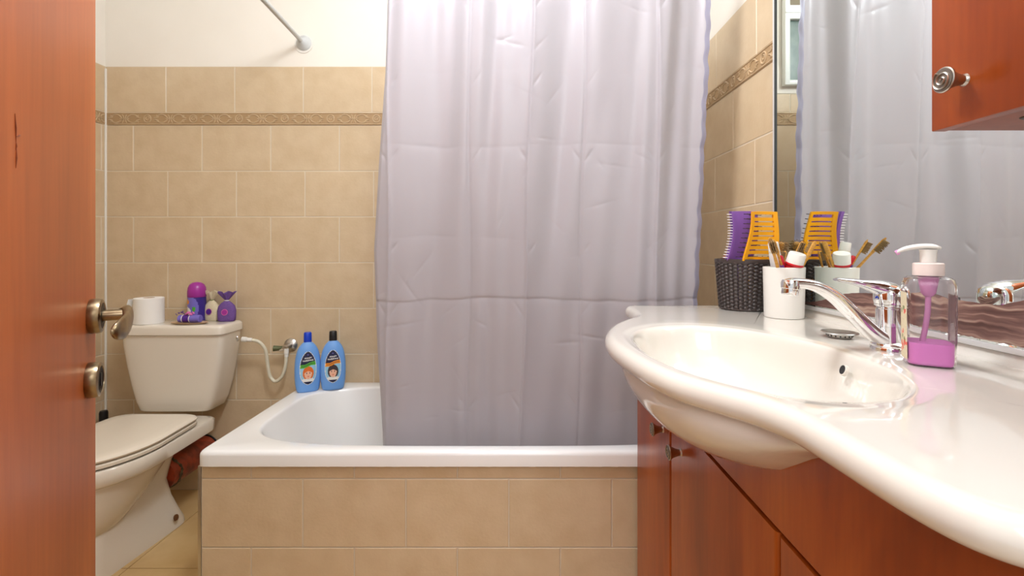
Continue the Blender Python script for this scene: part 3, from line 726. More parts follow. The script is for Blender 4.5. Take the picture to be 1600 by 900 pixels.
# ---------------------------------------------------------------- shampoo bottles
def shampoo(x, y, yaw, capm, bandm, hairm, label):
    o = thing('shampoo_bottle', label, 'bottle', (x, y, RZ + .0005), (0, 0, yaw), 'shampoo bottles on the bath corner')
    prof = [(0, .036, .019), (.003, .040, .022), (.012, .0435, .0245), (.04, .0475, .026), (.08, .0495, .027), (.12, .0480, .026), (.155, .0425, .0245), (.178, .034, .021), (.192, .024, .0165), (.199, .0165, .0135), (.203, .0135, .0125)]
    b = MB(); pr = catmull([(z, w_, d) for z, w_, d in prof], 4)
    b.loft([sell(0, 0, p[0], p[1], p[2], 2.5, 64) for p in pr]); b.build('bottle_body', 'blue', o, world=False, smooth=60)
    b = MB(); b.loft([sell(0, 0, z, r, r * .85, 2.6, 40) for z, r in ((.200, .0148), (.203, .0155), (.236, .0148), (.240, .0125))]); b.build('cap', capm, o, world=False)
    tw = [(p[0], p[1]) for p in pr]; td = [(p[0], p[2]) for p in pr]
    def surf(lx, lz, off):
        w_ = lerp_tab(tw, lz); d = lerp_tab(td, lz); q = max(0.0, 1 - min(1, abs(lx / w_)) ** 2.5) ** .4
        return (lx, -d * q - off, lz)
    NX, NZ = 44, 76; x0, x1, z0, z1 = -.031, .031, .032, .165
    def cell(i, j):
        X = ((i + .5) / (NX - 1) * 2 - 1); Z = ((j + .5) / (NZ - 1) * 2 - 1)
        return X, Z
    def inside(X, Z):
        wv = 1 - max(0, Z) ** 2 * .95 if Z > 0 else 1 - abs(Z) ** 3
        return abs(X) < max(0, wv) ** .6
    def lab(i, j):
        X, Z = cell(i, j)
        if not inside(X * 1.07, Z * 1.03): return 1
        wave = .10 * X + .03 * math.sin(X * 4)
        if Z > .30 + wave:
            if (abs(Z - .47 - .03 * X) < .045 and abs(X) < .62 or abs(Z - .62 - .03 * X) < .04 and abs(X) < .42) and (i * 7 + (j // 3) * 3) % 5 in (0, 1, 2): return 1
            if abs(Z - .82) < .03 and abs(X) < .09: return 6
            return 0
        if Z > .10 + wave:
            if abs(Z - .2 - wave) < .035 and (i * 5 + j) % 4 in (0, 1) and abs(X) < .75: return 0
            return 2
        if Z < -.80: return 0
        fx, fz = X - .02, Z + .32
        if (fx / .45) ** 2 + (fz / .34) ** 2 < 1:
            if fz > .16 - .25 * abs(fx): return 3
            if abs(abs(fx) - .18) < .055 and abs(fz - .03) < .03: return 0
            if abs(fx) < .08 and abs(fz + .17) < .022: return 7
            return 4
        if (fx / .66) ** 2 + ((fz - .02) / .42) ** 2 < 1 and fz > -.3: return 3
        if Z < -.62 + .1 * math.cos(X * 3): return 1
        return 5
    b = MB()
    b.grid(NX, NZ, lambda u, v: surf(x0 + (x1 - x0) * u, z0 + (z1 - z0) * v, .0007), mi=lab, skip=lambda i, j: not inside(*cell(i, j)))
    b.build('label_sticker', ['navy', 'white', bandm, hairm, 'skin', 'aqua', 'lilac', 'rose'], o, world=False, smooth=0, recalc=False)
    return o
shampoo(pw(480, 608, 1.93).x, 1.935, R(27), 'capblue', 'green', 'hair1', 'light blue shampoo bottle with bright blue cap and green-banded label, on the bath corner')
shampoo(pw(519, 604, 1.955).x, 1.965, R(20), 'black', 'orange', 'hair2', 'light blue shampoo bottle with black cap and orange-banded label, on the bath corner')

# ---------------------------------------------------------------- vanity cabinet
CX = 0.33; VY1 = 1.355; VY0 = 0.30
van = thing('vanity_cabinet', 'cherry wood vanity cabinet with pewter knobs under the basin', 'cabinet', (.52, .83, 0))
mb = MB()
mb.box(CX + .02, XR - .012, VY1 - .018, VY1, .06, .845); mb.box(CX + .02, XR - .012, VY0, VY0 + .018, .06, .845)
mb.box(CX + .02, XR - .012, VY0, VY1, .06, .078); mb.box(CX + .06, XR - .03, VY0 + .02, VY1 - .02, 0, .06); mb.box(XR - .02, XR - .012, VY0, VY1, .06, .845)
mb.build('carcass', 'woodedge', van, smooth=0)
mb = MB(); mb.box(CX + .016, CX + .022, VY0 + .002, VY1 - .002, .07, .74); mb.build('gap_shade_sheet', 'dark', van, smooth=0)  # dark sheet behind the doors, painted shade for their gaps
def knob(o, x, y, z, seed=0):
    b = MB(); b.lathe([(.0078, 0), (.0072, .0015), (.0062, .003), (.0080, .011), (.0120, .0205), (.0152, .0235), (.0155, .0255), (.0145, .0265), (0, .0268)], 32, (x, y, z), (-1, 0, 0))
    k = b.build('knob', 'pewter', o, smooth=40)
    b = MB(); pts = []; xx = x - .0268
    for i in range(70):
        t = i / 69 * 4.3 * PI; r = .0012 + .0116 * i / 69
        pts.append((xx - .0008, y + r * math.cos(t), z + r * math.sin(t)))
    b.tube(pts, .0011, 6); b.build('spiral_relief', 'pewter', k)
    b = MB(); b.lathe([(.0138, 0), (.0138, .0003), (0, .0003)], 32, (xx, y, z), (-1, 0, 0)); b.build('recess', 'pewterdark', k)
    return k
for (y0, y1, ky, zt) in ((1.0535, VY1, 1.105, .693), (.613, 1.0485, .981, .693), (VY0, .608, .565, .693)):
    mb = MB()
    # post-formed vertical edges
    prof = []
    for (cyy, s_) in ((y0 + .007, -1), (y1 - .007, 1)):
        for a in (range(0, 91, 15) if s_ == -1 else range(90, -1, -15)):
            prof.append((CX + .007 - .007 * math.sin(R(a)) if True else 0, cyy + s_ * .007 * math.cos(R(a))))
    prof = [(CX + .018, y0)] + prof + [(CX + .018, y1)]
    mb.loft([[Vector((px, py, z)) for px, py in prof] for z in (.075, zt)])
    d = mb.build('door', 'wood', van, smooth=40)
    knob(d, CX, ky, .637)
mb = MB()
def fas_top(y):
    k = math.hypot(.06 / .222, (y - .81) / (.305 if y > .81 else .255))
    j = 0 if y > .81 else 1
    tab = sorted((u[j], u[3]) for u in ((1.05, 1.32, 1.0, .850), (.98, 1.20, .985, .838), (.93, 1.09, .955, .822), (.85, .98, .89, .803), (.75, .84, .79, .779), (.62, .70, .68, .762), (.48, .55, .53, .752), (.32, .38, .36, .748), (0, 0, 0, .747)))
    return min(lerp_tab(tab, k) + .003, .853)
mb.loft([[Vector((CX, y, .701)), Vector((CX + .018, y, .701)), Vector((CX + .018, y, fas_top(y))), Vector((CX, y, fas_top(y)))] for y in [VY0 + (VY1 - VY0) * i / 80 for i in range(81)]])
mb.build('fascia', 'wood', van)

# ---------------------------------------------------------------- counter with basin
ZT = 0.890
front = [(.283, .352), (.2905, .330), (.302, .313), (.32, .300), (.34, .293), (.37, .288), (.41, .2855), (.46, .283), (.50, .279), (.545, .262), (.577, .240), (.633, .203), (.70, .181), (.78, .167), (.86, .160), (.93, .1635), (1.0, .178), (1.07, .203), (1.13, .236), (1.165, .262), (1.19, .279), (1.22, .290), (1.28, .297), (1.34, .301)]
fr = [(p.y, p.x) for p in catmull([(a, b, 0) for a, b in front], 8)]   # (x, y)
YE = 1.41; XW = XR - .003
outl = fr[:]
for a in range(0, 91, 15): outl.append((.302 + .03 - .03 * math.cos(R(a)), YE - .03 + .03 * math.sin(R(a))))
n = 24
outl += [(.335 + (XW - .335) * i / n, YE) for i in range(1, n + 1)]
n = 70
outl += [(XW, YE + (.235 - YE) * i / n) for i in range(1, n + 1)]
n = 18
outl += [(XW + (.43 - XW) * i / n, .235) for i in range(1, n)]
outl += [(p.x, p.y) for p in catmull([(.43, .237, 0), (.395, .247, 0), (.370, .264, 0), (.352, .283, 0)], 5)[:-1]]
outl = [Vector((a, b, 0)) for a, b in outl]
# resample evenly
def resample(P, n):
    L = [0]
    for i in range(len(P)): L.append(L[-1] + (P[(i + 1) % len(P)] - P[i]).length)
    out = []; j = 0
    for i in range(n):
        d = L[-1] * i / n
        while L[j + 1] < d: j += 1
        t = (d - L[j]) / max(1e-9, L[j + 1] - L[j]); out.append(P[j].lerp(P[(j + 1) % len(P)], t))
    return out
ol = resample(outl, 720)
for _ in range(3): ol = [(ol[i - 1] + ol[i] * 2 + ol[(i + 1) % len(ol)]) / 4 if ol[i].x < XW - .01 else ol[i] for i in range(len(ol))]
area_ = sum(ol[i].x * ol[(i + 1) % 720].y - ol[(i + 1) % 720].x * ol[i].y for i in range(720))
nrm = []
for i in range(720):
    t = (ol[(i + 2) % 720] - ol[i - 2]).normalized(); nv = Vector((t.y, -t.x, 0)); nrm.append(nv if area_ > 0 else -nv)
BC = Vector((.372, .80, 0))
bp = [(.233, .968), (.300, 1.035), (.377, 1.064), (.455, 1.01), (.503, .913), (.526, .766), (.520, .671), (.492, .60), (.448, .553), (.383, .534), (.307, .557), (.255, .622), (.224, .7155), (.213, .825), (.217, .90)]
ba = sorted([(math.atan2(y - BC.y, x - BC.x), math.hypot(x - BC.x, y - BC.y)) for x, y in bp])
ba2 = [(a - 2 * PI, r) for a, r in ba] + ba + [(a + 2 * PI, r) for a, r in ba]
def bowl_r(a): 
    s_ = 0
    for k in range(-6, 7): s_ += lerp_tab(ba2, a + k * .05)
    return s_ / 13
ang = [math.atan2(p.y - BC.y, p.x - BC.x) for p in ol]
br = [bowl_r(a) for a in ang]
def off(d, z):
    return [Vector((min(p.x - q.x * d, XW) if p.x < XW - .001 else XW, p.y - q.y * d, z)) for p, q in zip(ol, nrm)]
def bl(k, z):
    if k > 1:
        out = []
        for a, r, p, q in zip(ang, br, ol, nrm):
            e = BC + Vector((math.cos(a) * r, math.sin(a) * r, 0)); o_ = p - q * .022; D = (o_ - e).length
            e = e.lerp(o_, min((k - 1) * r / D, (k - 1) / .14 * .62)); out.append(Vector((e.x, e.y, z)))
        return out
    return [Vector((BC.x + math.cos(a) * r * k, BC.y + math.sin(a) * r * k, z)) for a, r in zip(ang, br)]
TH = .036; rr_ = .018
loops = [off(.030, ZT - TH + .001), off(.018, ZT - TH)]
for a in range(-90, 91, 15):
    loops.append(off(rr_ - rr_ * math.cos(R(a)), ZT - rr_ + rr_ * math.sin(R(a))))
A1 = off(.022, ZT); B1 = bl(1.14, ZT)
def midl(t, z): return [p.lerp(q, t) + Vector((0, 0, z)) for p, q in zip(A1, B1)]
loops += [A1, midl(.5, 0), midl(.85, 0.0), B1, bl(1.105, ZT - .0006), bl(1.085, ZT - .0014), bl(1.05, ZT - .0020), bl(1.015, ZT - .0030), bl(1.0, ZT - .0056), bl(.985, ZT - .011), bl(.965, ZT - .022), bl(.94, ZT - .038),
          bl(.90, ZT - .058), bl(.84, ZT - .080), bl(.75, ZT - .100), bl(.62, ZT - .115), bl(.45, ZT - .124), bl(.28, ZT - .129), bl(.09, ZT - .132)]
top = thing('washbasin', 'glossy cream one-piece washbasin counter with a bulging oval bowl', 'washbasin', (.5, .8, ZT))
mb = MB(); mb.loft(loops, cap0=False, cap1=True); 
mb.build('counter', 'top', top, smooth=60)
# underside of the bowl
mb = MB()
ub = [(1.13, 1.47, 1.0, .868), (1.13, 1.47, 1.0, .862), (1.12, 1.45, 1.0, .857), (1.05, 1.32, 1.0, .850), (.98, 1.20, .985, .838), (.93, 1.09, .955, .822), (.85, .98, .89, .803), (.75, .84, .79, .779), (.62, .70, .68, .762), (.48, .55, .53, .752), (.32, .38, .36, .748), (.15, .15, .15, .747)]
fxt = sorted((q[1], q[0]) for q in fr)
def under(kf, kn, kx, z):
    out = []; mg = lerp_tab([(.80, .012), (.838, .016), (.85, .022), (.862, .026)], z)
    for i in range(120):
        c_, s_ = math.cos(2 * PI * i / 120), math.sin(2 * PI * i / 120)
        y = .81 + (.305 * kf if s_ > 0 else .255 * kn) * s_
        x = BC.x + .02 - (.222 if c_ > 0 else .15) * math.copysign(abs(c_) ** (.78 if s_ < 0 else 1.0), c_) * kx
        b_ = lerp_tab(fxt, y) + mg; out.append(Vector((.5 * (x + b_ + math.hypot(x - b_, .018)), y, z)))
    return out
mb.loft([under(*u) for u in ub], cap0=False)
mb.build('bowl_underside', 'top', top, smooth=60)
# coved upstand at the wall
mb = MB(); yy0, yy1 = .24, YE - .004
prof = [(XW - .016, ZT - .004), (XW - .014, ZT + .0005), (XW - .010, ZT + .003), (XW - .007, ZT + .008), (XW - .0055, ZT + .014), (XW - .004, ZT + .017), (XW, ZT + .017), (XW, ZT - .004)]
mb.loft([[Vector((a, y, b)) for a, b in prof] for y in (yy0, yy1)]); mb.build('upstand', 'top', top, smooth=60)
# overflow hole and waste
mb = MB(); oc = Vector((.5135, .757, .8665)); od = Vector((-1, .12, .35))
mb.lathe([(.0092, -.004), (.0092, .0012), (.0080, .0014), (.0076, .0008), (0, .0008)], 28, oc, od); oh = mb.build('overflow_rim', 'top', top)
mb = MB(); mb.lathe([(.0072, .0008), (.0072, .0012), (0, .0012)], 28, oc, od); mb.build('overflow_hole', 'black', top)
mb = MB(); mb.lathe([(.030, -.002), (.030, .002), (.024, .003), (.018, .0), (0, .0)], 32, (BC.x, BC.y, ZT - .131)); mb.build('waste_ring', 'chrome', top)

# ---------------------------------------------------------------- mirror
mir = thing('wall_mirror', 'large wall mirror with brown streaked decoration above the counter', 'mirror', (XR, .7, .91))
MY0, MY1, MZ0, MZ1 = .15, 1.325, .909, 2.15
mb = MB(); mb.box(.710, .7185, MY0, MY1, MZ0, MZ1); mb.build('mirror_glass', 'mirror', mir, smooth=0)
mb = MB()
mb.box(.706, .7185, MY1, MY1 + .008, MZ0, MZ1, .001); mb.box(.706, .7185, MY0, MY1 + .008, MZ0 - .0005, MZ0 + .0085, .0015); mb.box(.706, .7185, MY0, MY1, MZ1, MZ1 + .008, .001)
mb.build('mirror_frame', 'alu', mir)
mb = MB(); mb.box(.7065, .7185, MY1 - .0025, MY1, MZ0, MZ1); mb.build('edge_seal', 'black', mir, smooth=0)
topc = [(.16, 1.02), (.45, 1.005), (.60, .996), (.669, .988), (.684, .983), (.699, .977), (.732, .976), (.772, .977), (.83, .985), (.90, .975), (.957, .969), (.99, .967), (1.018, .9636), (1.05, .958), (1.079, .949), (1.12, .936), (1.17, .926), (1.24, .9215), (1.32, .9185)]
mb = MB(); random.seed(2)
NY = 400
def dtop(y): return lerp_tab(topc, y) + .0012 * noise.noise(Vector((y * 60, 0, 0)))
def dbot(y): return MZ0 + .0085 + .0035 + .002 * noise.noise(Vector((y * 160, 3, 0)))
mb.grid(NY, 10, lambda u, v: (.7094, MY0 + .01 + (MY1 - MY0 - .02) * u, dbot(MY0 + .01 + (MY1 - MY0 - .02) * u) + (dtop(MY0 + .01 + (MY1 - MY0 - .02) * u) - dbot(MY0 + .01 + (MY1 - MY0 - .02) * u)) * v))
mb.build('streaked_decoration', 'decor', mir, smooth=0, recalc=False)

# ---------------------------------------------------------------- wall cabinet
UX = .54; UY1 = .624; UZ = 1.215
wc = thing('wall_cabinet', 'cherry wood wall cabinet with a spiral pewter knob, hung in front of the mirror', 'cabinet', (.63, .4, UZ))
mb = MB(); mb.box(UX + .021, .7045, .13, UY1, UZ + .0015, 1.95, .001); mb.build('carcass', 'woodedge', wc)
mb = MB(); mb.box(UX + .018, UX + .021, .135, UY1 - .004, UZ + .004, 1.94); mb.build('door_gap_shade', 'dark', wc, smooth=0)  # dark slab as painted shade between door and carcass
mb = MB(); mb.box(UX, UX + .018, .13, UY1, UZ, 1.95, .0012); d = mb.build('door', 'wood', wc)
knob(d, UX, .578, 1.267)
mb = MB(); mb.lathe([(.012, 0), (.011, .0012), (0, .0014)], 24, (.60, .555, UZ + .0015), (0, 0, -1)); mb.build('cap_plug', 'bronzedark', wc)

# ---------------------------------------------------------------- faucet
FX, FY = .6216, .80
fau = thing('basin_faucet', 'chrome single-lever mixer tap at the back of the basin', 'faucet', (FX, FY, ZT))
mb = MB(); c = (FX, FY, ZT)
mb.lathe([(.0275, 0), (.0275, .004), (.0262, .006), (.0268, .0085), (.0250, .011), (.0205, .014), (.0198, .030), (.0198, .040)], 40, c); mb.build('base', 'chrome', fau, smooth=35)
mb = MB(); mb.lathe([(.0198, .0402), (.0196, .069), (.0185, .070), (.0185, .0725), (.0215, .074), (.0218, .077)], 40, c); mb.build('body', 'chrome', fau, smooth=35)
# spout: rises from the foot of the body to the tip
sp_ = catmull([(FX - .006, FY, ZT + .012), (FX - .030, FY, ZT + .030), (FX - .062, FY, ZT + .060), (FX - .092, FY, ZT + .088), (FX - .118, FY, ZT + .104), (FX - .140, FY, ZT + .1105), (FX - .163, FY, ZT + .1120), (FX - .178, FY, ZT + .1085)], 6)
mb = MB(); loops = []
for i, p in enumerate(sp_):
    t = i / (len(sp_) - 1); d = (sp_[min(i + 1, len(sp_) - 1)] - sp_[max(i - 1, 0)]).normalized(); up = Vector((0, 1, 0)).cross(d).normalized()
    hw = .0165 - .004 * t; hh = .0128 - .0042 * smoothstep(0, .8, t)
    if t > .93: hw *= .97; hh *= .9
    loops.append([p + Vector((0, 1, 0)) * hw * math.copysign(abs(math.cos(a)) ** .8, math.cos(a)) + up * hh * math.copysign(abs(math.sin(a)) ** .8, math.sin(a)) for a in [2 * PI * k / 28 for k in range(28)]])
mb.loft(loops); mb.build('spout', 'chrome', fau, smooth=50)
mb = MB(); mb.lathe([(.0135, 0), (.0145, .004), (.0145, .0135), (.0128, .0145), (.0128, .0235), (.0118, .025), (.008, .025), (.008, .020), (0, .020)], 36, (FX - .166, FY, ZT + .1165), (-.12, 0, -1)); mb.build('aerator', 'chrome', fau, smooth=35)
# handle: dome and lever
mb = MB(); loops = []
hp = [(.024, .074, .0155, .018), (.0205, .080, .020, .0190), (.013, .092, .021, .0175)]
# dome
mb.lathe([(.0218, .0775), (.0232, .084), (.0228, .094), (.0205, .1025), (.014, .1085), (.006, .111), (0, .1115)], 40, c)
lv = catmull([(FX + .016, FY, ZT + .088), (FX + .004, FY, ZT + .098), (FX - .012, FY, ZT + .1035), (FX - .034, FY, ZT + .1085), (FX - .058, FY, ZT + .1135), (FX - .080, FY, ZT + .117), (FX - .092, FY, ZT + .118)], 6)
for i, p in enumerate(lv):
    t = i / (len(lv) - 1); d = (lv[min(i + 1, len(lv) - 1)] - lv[max(i - 1, 0)]).normalized(); up = Vector((0, 1, 0)).cross(d).normalized()
    hw = lerp_tab([(0, .010), (.15, .018), (.35, .019), (.6, .0105), (1, .0062)], t); hh = lerp_tab([(0, .006), (.2, .0145), (.4, .0125), (.6, .0068), (.85, .0034), (.93, .0038), (1, .0022)], t)
    loops.append([p + Vector((0, 1, 0)) * hw * math.cos(a) + up * hh * math.sin(a) for a in [2 * PI * k / 28 for k in range(28)]])
mb.loft(loops); hd = mb.build('lever_handle', 'chrome', fau, smooth=50)
mb = MB(); mb.lathe([(.0035, 0), (.0035, .001), (0, .001)], 16, (FX - .0219, FY - .002, ZT + .087), (-1, -.1, 0)); mb.build('blue_mark', 'capblue', hd)

# basin strainer plug
st = thing('drain_strainer', 'loose perforated metal strainer plug lying on the counter beside the faucet', 'strainer', (.609, .907, ZT))
c = (.609, .907, ZT)
mb = MB(); mb.lathe([(.018, .007), (.0305, .0085), (.0315, .0095), (.0305, .0108), (.026, .0110), (.018, .0085), (.010, .0085), (0, .0100)], 40, c); mb.build('rim', 'steel', st, smooth=50)
mb = MB(); mb.lathe([(.0, 0.0002), (.0195, 0.0002), (.021, .0015), (.022, .0072), (.018, .0072)], 40, c, cap1=False); bk = mb.build('strainer_cup', 'steel', st)
mb = MB()
for k in range(18):
    a = 2 * PI * k / 18; mb.lathe([(.0016, 0), (.0016, .0004), (0, .0004)], 8, (c[0] + .0216 * math.cos(a), c[1] + .0216 * math.sin(a), ZT + .0042), (math.cos(a), math.sin(a), 0))
mb.build('hole', 'black', bk)['kind'] = 'stuff'

# ---------------------------------------------------------------- soap dispenser
SX, SY = .601, .700; SA = .0290
sd = thing('soap_dispenser', 'clear pump bottle with pink liquid soap and floral label near the faucet', 'soap dispenser', (SX, SY, ZT + .0003), (0, 0, R(-30)))
def bot(k, z, g=0, n=4.2): return sell(0, 0, z, SA * k - g, .0290 * k - g, n, 72)
mb = MB()
outer = [(.90, 0), (.965, .0015), (.99, .005), (1.0, .012), (1.02, .06), (1.03, .108), (1.01, .119), (.94, .1262), (.80, .1290), (.46, .1300)]
mb.loft([bot(k, z) for k, z in outer] + [sell(0, 0, .130, .0155, .0155, 2, 72), sell(0, 0, .137, .0155, .0155, 2, 72), sell(0, 0, .137, .0140, .0140, 2, 72), sell(0, 0, .1288, .0140, .0140, 2, 72)] +
        [bot(k, z - .0016, .0016) for k, z in reversed(outer[1:-1])] + [bot(.90, .0018, .002)], cap0=True, cap1=True)
mb.build('bottle', 'clear', sd, world=False, smooth=50)
mb = MB(); mb.loft([bot(k, z, .0020) for k, z in ((.90, .0022), (.965, .0034), (.99, .007), (1.0, .014), (1.007, .0335))]); mb.build('liquid_soap', 'soap', sd, world=False, smooth=50)
mb = MB(); mb.lathe([(.0165, .1305), (.0185, .1310), (.0185, .1480), (.0170, .1495), (.0085, .1500)], 40); mb.build('pump_collar', 'whitepink', sd, world=False, smooth=35)
mb = MB(); mb.lathe([(.0098, .1502), (.0100, .1640), (.0108, .1690)], 28)
nz = catmull([(.014, 0, .1712), (.004, 0, .1735), (-.012, 0, .1735), (-.026, 0, .1705), (-.034, 0, .1668), (-.037, 0, .1645)], 5)
loops = []
for i, p in enumerate(nz):
    t = i / (len(nz) - 1); hw = lerp_tab([(0, .006), (.1, .011), (.4, .0105), (.8, .006), (1, .004)], t); hh = lerp_tab([(0, .0022), (.2, .0042), (.6, .0036), (1, .0026)], t)
    loops.append([p + Vector((0, hw * math.cos(a), hh * math.sin(a))) for a in [2 * PI * k / 20 for k in range(20)]])
mb.loft(loops); pt = mb.build('pump_top', 'white', sd, world=False, smooth=50)
mb = MB(); mb.lathe([(.0038, 0), (.0036, .004), (0, .0042)], 12, (-.0345, 0, .1655), (-1, 0, -.6)); mb.build('soap_drip', 'pinktube', pt, world=False)
mb = MB(); mb.lathe([(.0125, .1285), (.0110, .118), (.0088, .105), (.0050, .100)], 24); mb.build('pump_barrel', 'pinktube', sd, world=False)
mb = MB(); mb.tube(catmull([(0, 0, .101), (-.001, 0, .075), (-.005, -.001, .045), (-.012, -.003, .012), (-.014, -.004, .006)], 5), .0036, 14); mb.build('dip_tube', 'pinktube', sd, world=False)
# front label towards the basin, flowered
def side(sx, y_, z_): 
    k = 1.0 + .03 * z_ / .108; q = (1 - min(1, abs(y_ / (.0290 * k))) ** 4.2) ** (1 / 4.2); return (sx * (SA * k * q + .0005), y_, z_)
NYL, NZL = 20, 44
random.seed(5); blob = [(random.uniform(-.018, .018), random.uniform(.012, .10), random.uniform(.0022, .0048), random.choice((1, 1, 2))) for _ in range(26)]
blob = [b for b in blob if b[1] < .055 or .07 < b[1] < .088]
def lm(i, j):
    y_ = -.021 + .042 * (i + .5) / (NYL - 1); z_ = .008 + .098 * (j + .5) / (NZL - 1)
    for by, bz, r, m_ in blob:
        if (y_ - by) ** 2 + (z_ - bz) ** 2 < r * r: return m_
    return 0
mb = MB(); mb.grid(NYL, NZL, lambda u, v: side(-1, -.021 + .042 * u, .008 + .098 * v), mi=lm); mb.build('floral_label', ['cream', 'rose', 'leaf'], sd, world=False, smooth=0, recalc=False)
mb = MB(); mb.grid(8, 8, lambda u, v: side(1, -.021 + .042 * u, .034 + .070 * v)); bl_ = mb.build('back_label', 'pearl', sd, world=False, smooth=0, recalc=False)
text('00W', .006, 'black', Matrix.Translation((.0324, -.008, .099)) @ Matrix.Rotation(R(90), 4, 'Z') @ Matrix.Rotation(R(90), 4, 'X'), bl_)

# ---------------------------------------------------------------- cup
CXc, CYc, CR_ = .645, 1.165, .0495
cup = MB(); cup.lathe([(.0, 0), (.041, 0), (.0432, .001), (.0440, .004), (.0465, .118), (.0468, .1225), (.0460, .1235), (.0450, .1225), (.0420, .006), (0, .005)], 64, (CXc, CYc, ZT)); 
cup = cup.build('toothbrush_cup', 'white', origin=(CXc, CYc, ZT), smooth=35)
tag(cup, 'plain white cup holding toothbrushes, between the brown basket and the tap', 'cup')

def frame_to(a, b, roll=0):
    a, b = Vector(a), Vector(b); return a, ((b - a).to_track_quat('Z', 'Y') @ Matrix.Rotation(roll, 3, 'Z').to_quaternion())
def toothbrush(a, b, roll, label, tipcol=None):
    o = thing('toothbrush', label, 'toothbrush', group='bamboo toothbrushes in the white cup')
    a, q = frame_to(a, b, roll); L = (Vector(b) - a).length
    o.location = a; o.rotation_mode = 'QUATERNION'; o.rotation_quaternion = q
    m = MB(); loops = []
    for t in [i / 30 for i in range(31)]:
        z = L * t
        hw = lerp_tab([(0, .002), (.03, .0048), (.3, .0055), (.62, .0040), (.78, .0032), (.84, .0058), (.97, .0056), (1, .0025)], t); hh = lerp_tab([(0, .0015), (.05, .003), (.6, .0028), (.8, .0022), (.98, .0024), (1, .001)], t)
        loops.append([Vector((hh * math.cos(k), hw * math.sin(k), z)) for k in [2 * PI * i / 14 for i in range(14)]])
    m.loft(loops); m.build('handle', 'bamboo', o, world=False, smooth=50)
    if tipcol:
        m = MB(); m.lathe([(.0058, L * .60), (.0056, L * .66)], 14); m.T = None
        m.v = [(x * .62, y, z) for x, y, z in m.v]; m.build('coloured_band', tipcol, o, world=False)
    m = MB(); random.seed(int(L * 1e5))
    for iz in range(9):
        for iy in range(3):
            z = L * (.845 + .125 * iz / 8); y_ = -.0034 + .0034 * iy
            m.tube([(.002, y_, z), (.0075, y_ * 1.1, z), (.0128 + random.uniform(-.0008, .0008), y_ * 1.3 + random.uniform(-.0006, .0006), z + random.uniform(-.0008, .0008))], [.0016, .0018, .0013], 5)
    m.build('bristles', 'bristle', o, world=False)
    return o
cb = lambda dx, dy: (CXc + dx, CYc + dy, ZT + .012)
toothbrush(cb(.030, .028), (.575, 1.098, 1.084), R(-60), 'bamboo toothbrush leaning left in the white cup, bristles to the viewer', None)
toothbrush(cb(.034, .004), (.598, 1.125, 1.080), R(-100), 'bamboo toothbrush with a purple band, leaning left in the white cup', 'purple')
toothbrush(cb(-.028, .004), (.689, 1.160, 1.076), R(175), 'bamboo toothbrush leaning right in the white cup, bristles facing left')
toothbrush(cb(-.024, -.018), (.700, 1.128, 1.076), R(20), 'bamboo toothbrush leaning furthest right in the white cup, bristles to the mirror')
toothbrush(cb(-.010, .026), (.668, 1.200, 1.052), R(90), 'shortest bamboo toothbrush standing behind the toothpaste cap')
def tube_item(a, b, name, label, w_, mats, capr, capl):
    o = thing(name, label, 'toothpaste'); a, q = frame_to(a, b); L = (Vector(b) - a).length
    o.location = a; o.rotation_mode = 'QUATERNION'; o.rotation_quaternion = q
    m = MB(); m.loft([sell(0, 0, z, ww, dd, 2.2, 40) for z, ww, dd in ((0, w_, .002), (L * .2, w_, .006), (L - capl - .020, w_ * .85, w_ * .75), (L - capl - .008, w_ * .80, w_ * .80), (L - capl, capr * .9, capr * .9))]); m.build('tube', mats[0], o, world=False)
    m = MB(); m.lathe([(capr * .99, L - capl - .004), (capr * 1.03, L - capl - .003), (capr * 1.03, L - capl + .001), (capr * .95, L - capl + .0015)], 36); m.build('coloured_ring', mats[1], o, world=False)
    m = MB(); m.lathe([(capr, L - capl + .001), (capr * .96, L - .003), (capr * .88, L), (0, L)], 36); m.build('cap', mats[2], o, world=False)
    return o
tube_item((.634, 1.170, ZT + .014), (.658, 1.128, ZT + .158), 'toothpaste_tube', 'red toothpaste tube with a wide white screw cap, upside down in the white cup', .021, ('red', 'red', 'white'), .0195, .026)
tube_item((.650, 1.178, ZT + .012), (.620, 1.168, ZT + .184), 'small_toothpaste_tube', 'small white tube with a narrow white cap behind the left toothbrushes in the cup', .016, ('tubewhite', 'offwhite', 'white'), .0125, .022)
o = thing('interdental_brush', 'small bright red capped stick leaning in the white cup', 'brush'); a, q = frame_to((.670, 1.170, ZT + .016), (.622, 1.138, ZT + .150)); o.location = a; o.rotation_mode = 'QUATERNION'; o.rotation_quaternion = q
mb = MB(); mb.lathe([(.003, 0), (.004, .01), (.004, .118)], 14); mb.build('handle', 'white', o, world=False)
mb = MB(); mb.lathe([(.0058, .117), (.0062, .12), (.0060, .143), (.0040, .147), (0, .148)], 18); mb.build('cap', 'red', o, world=False)

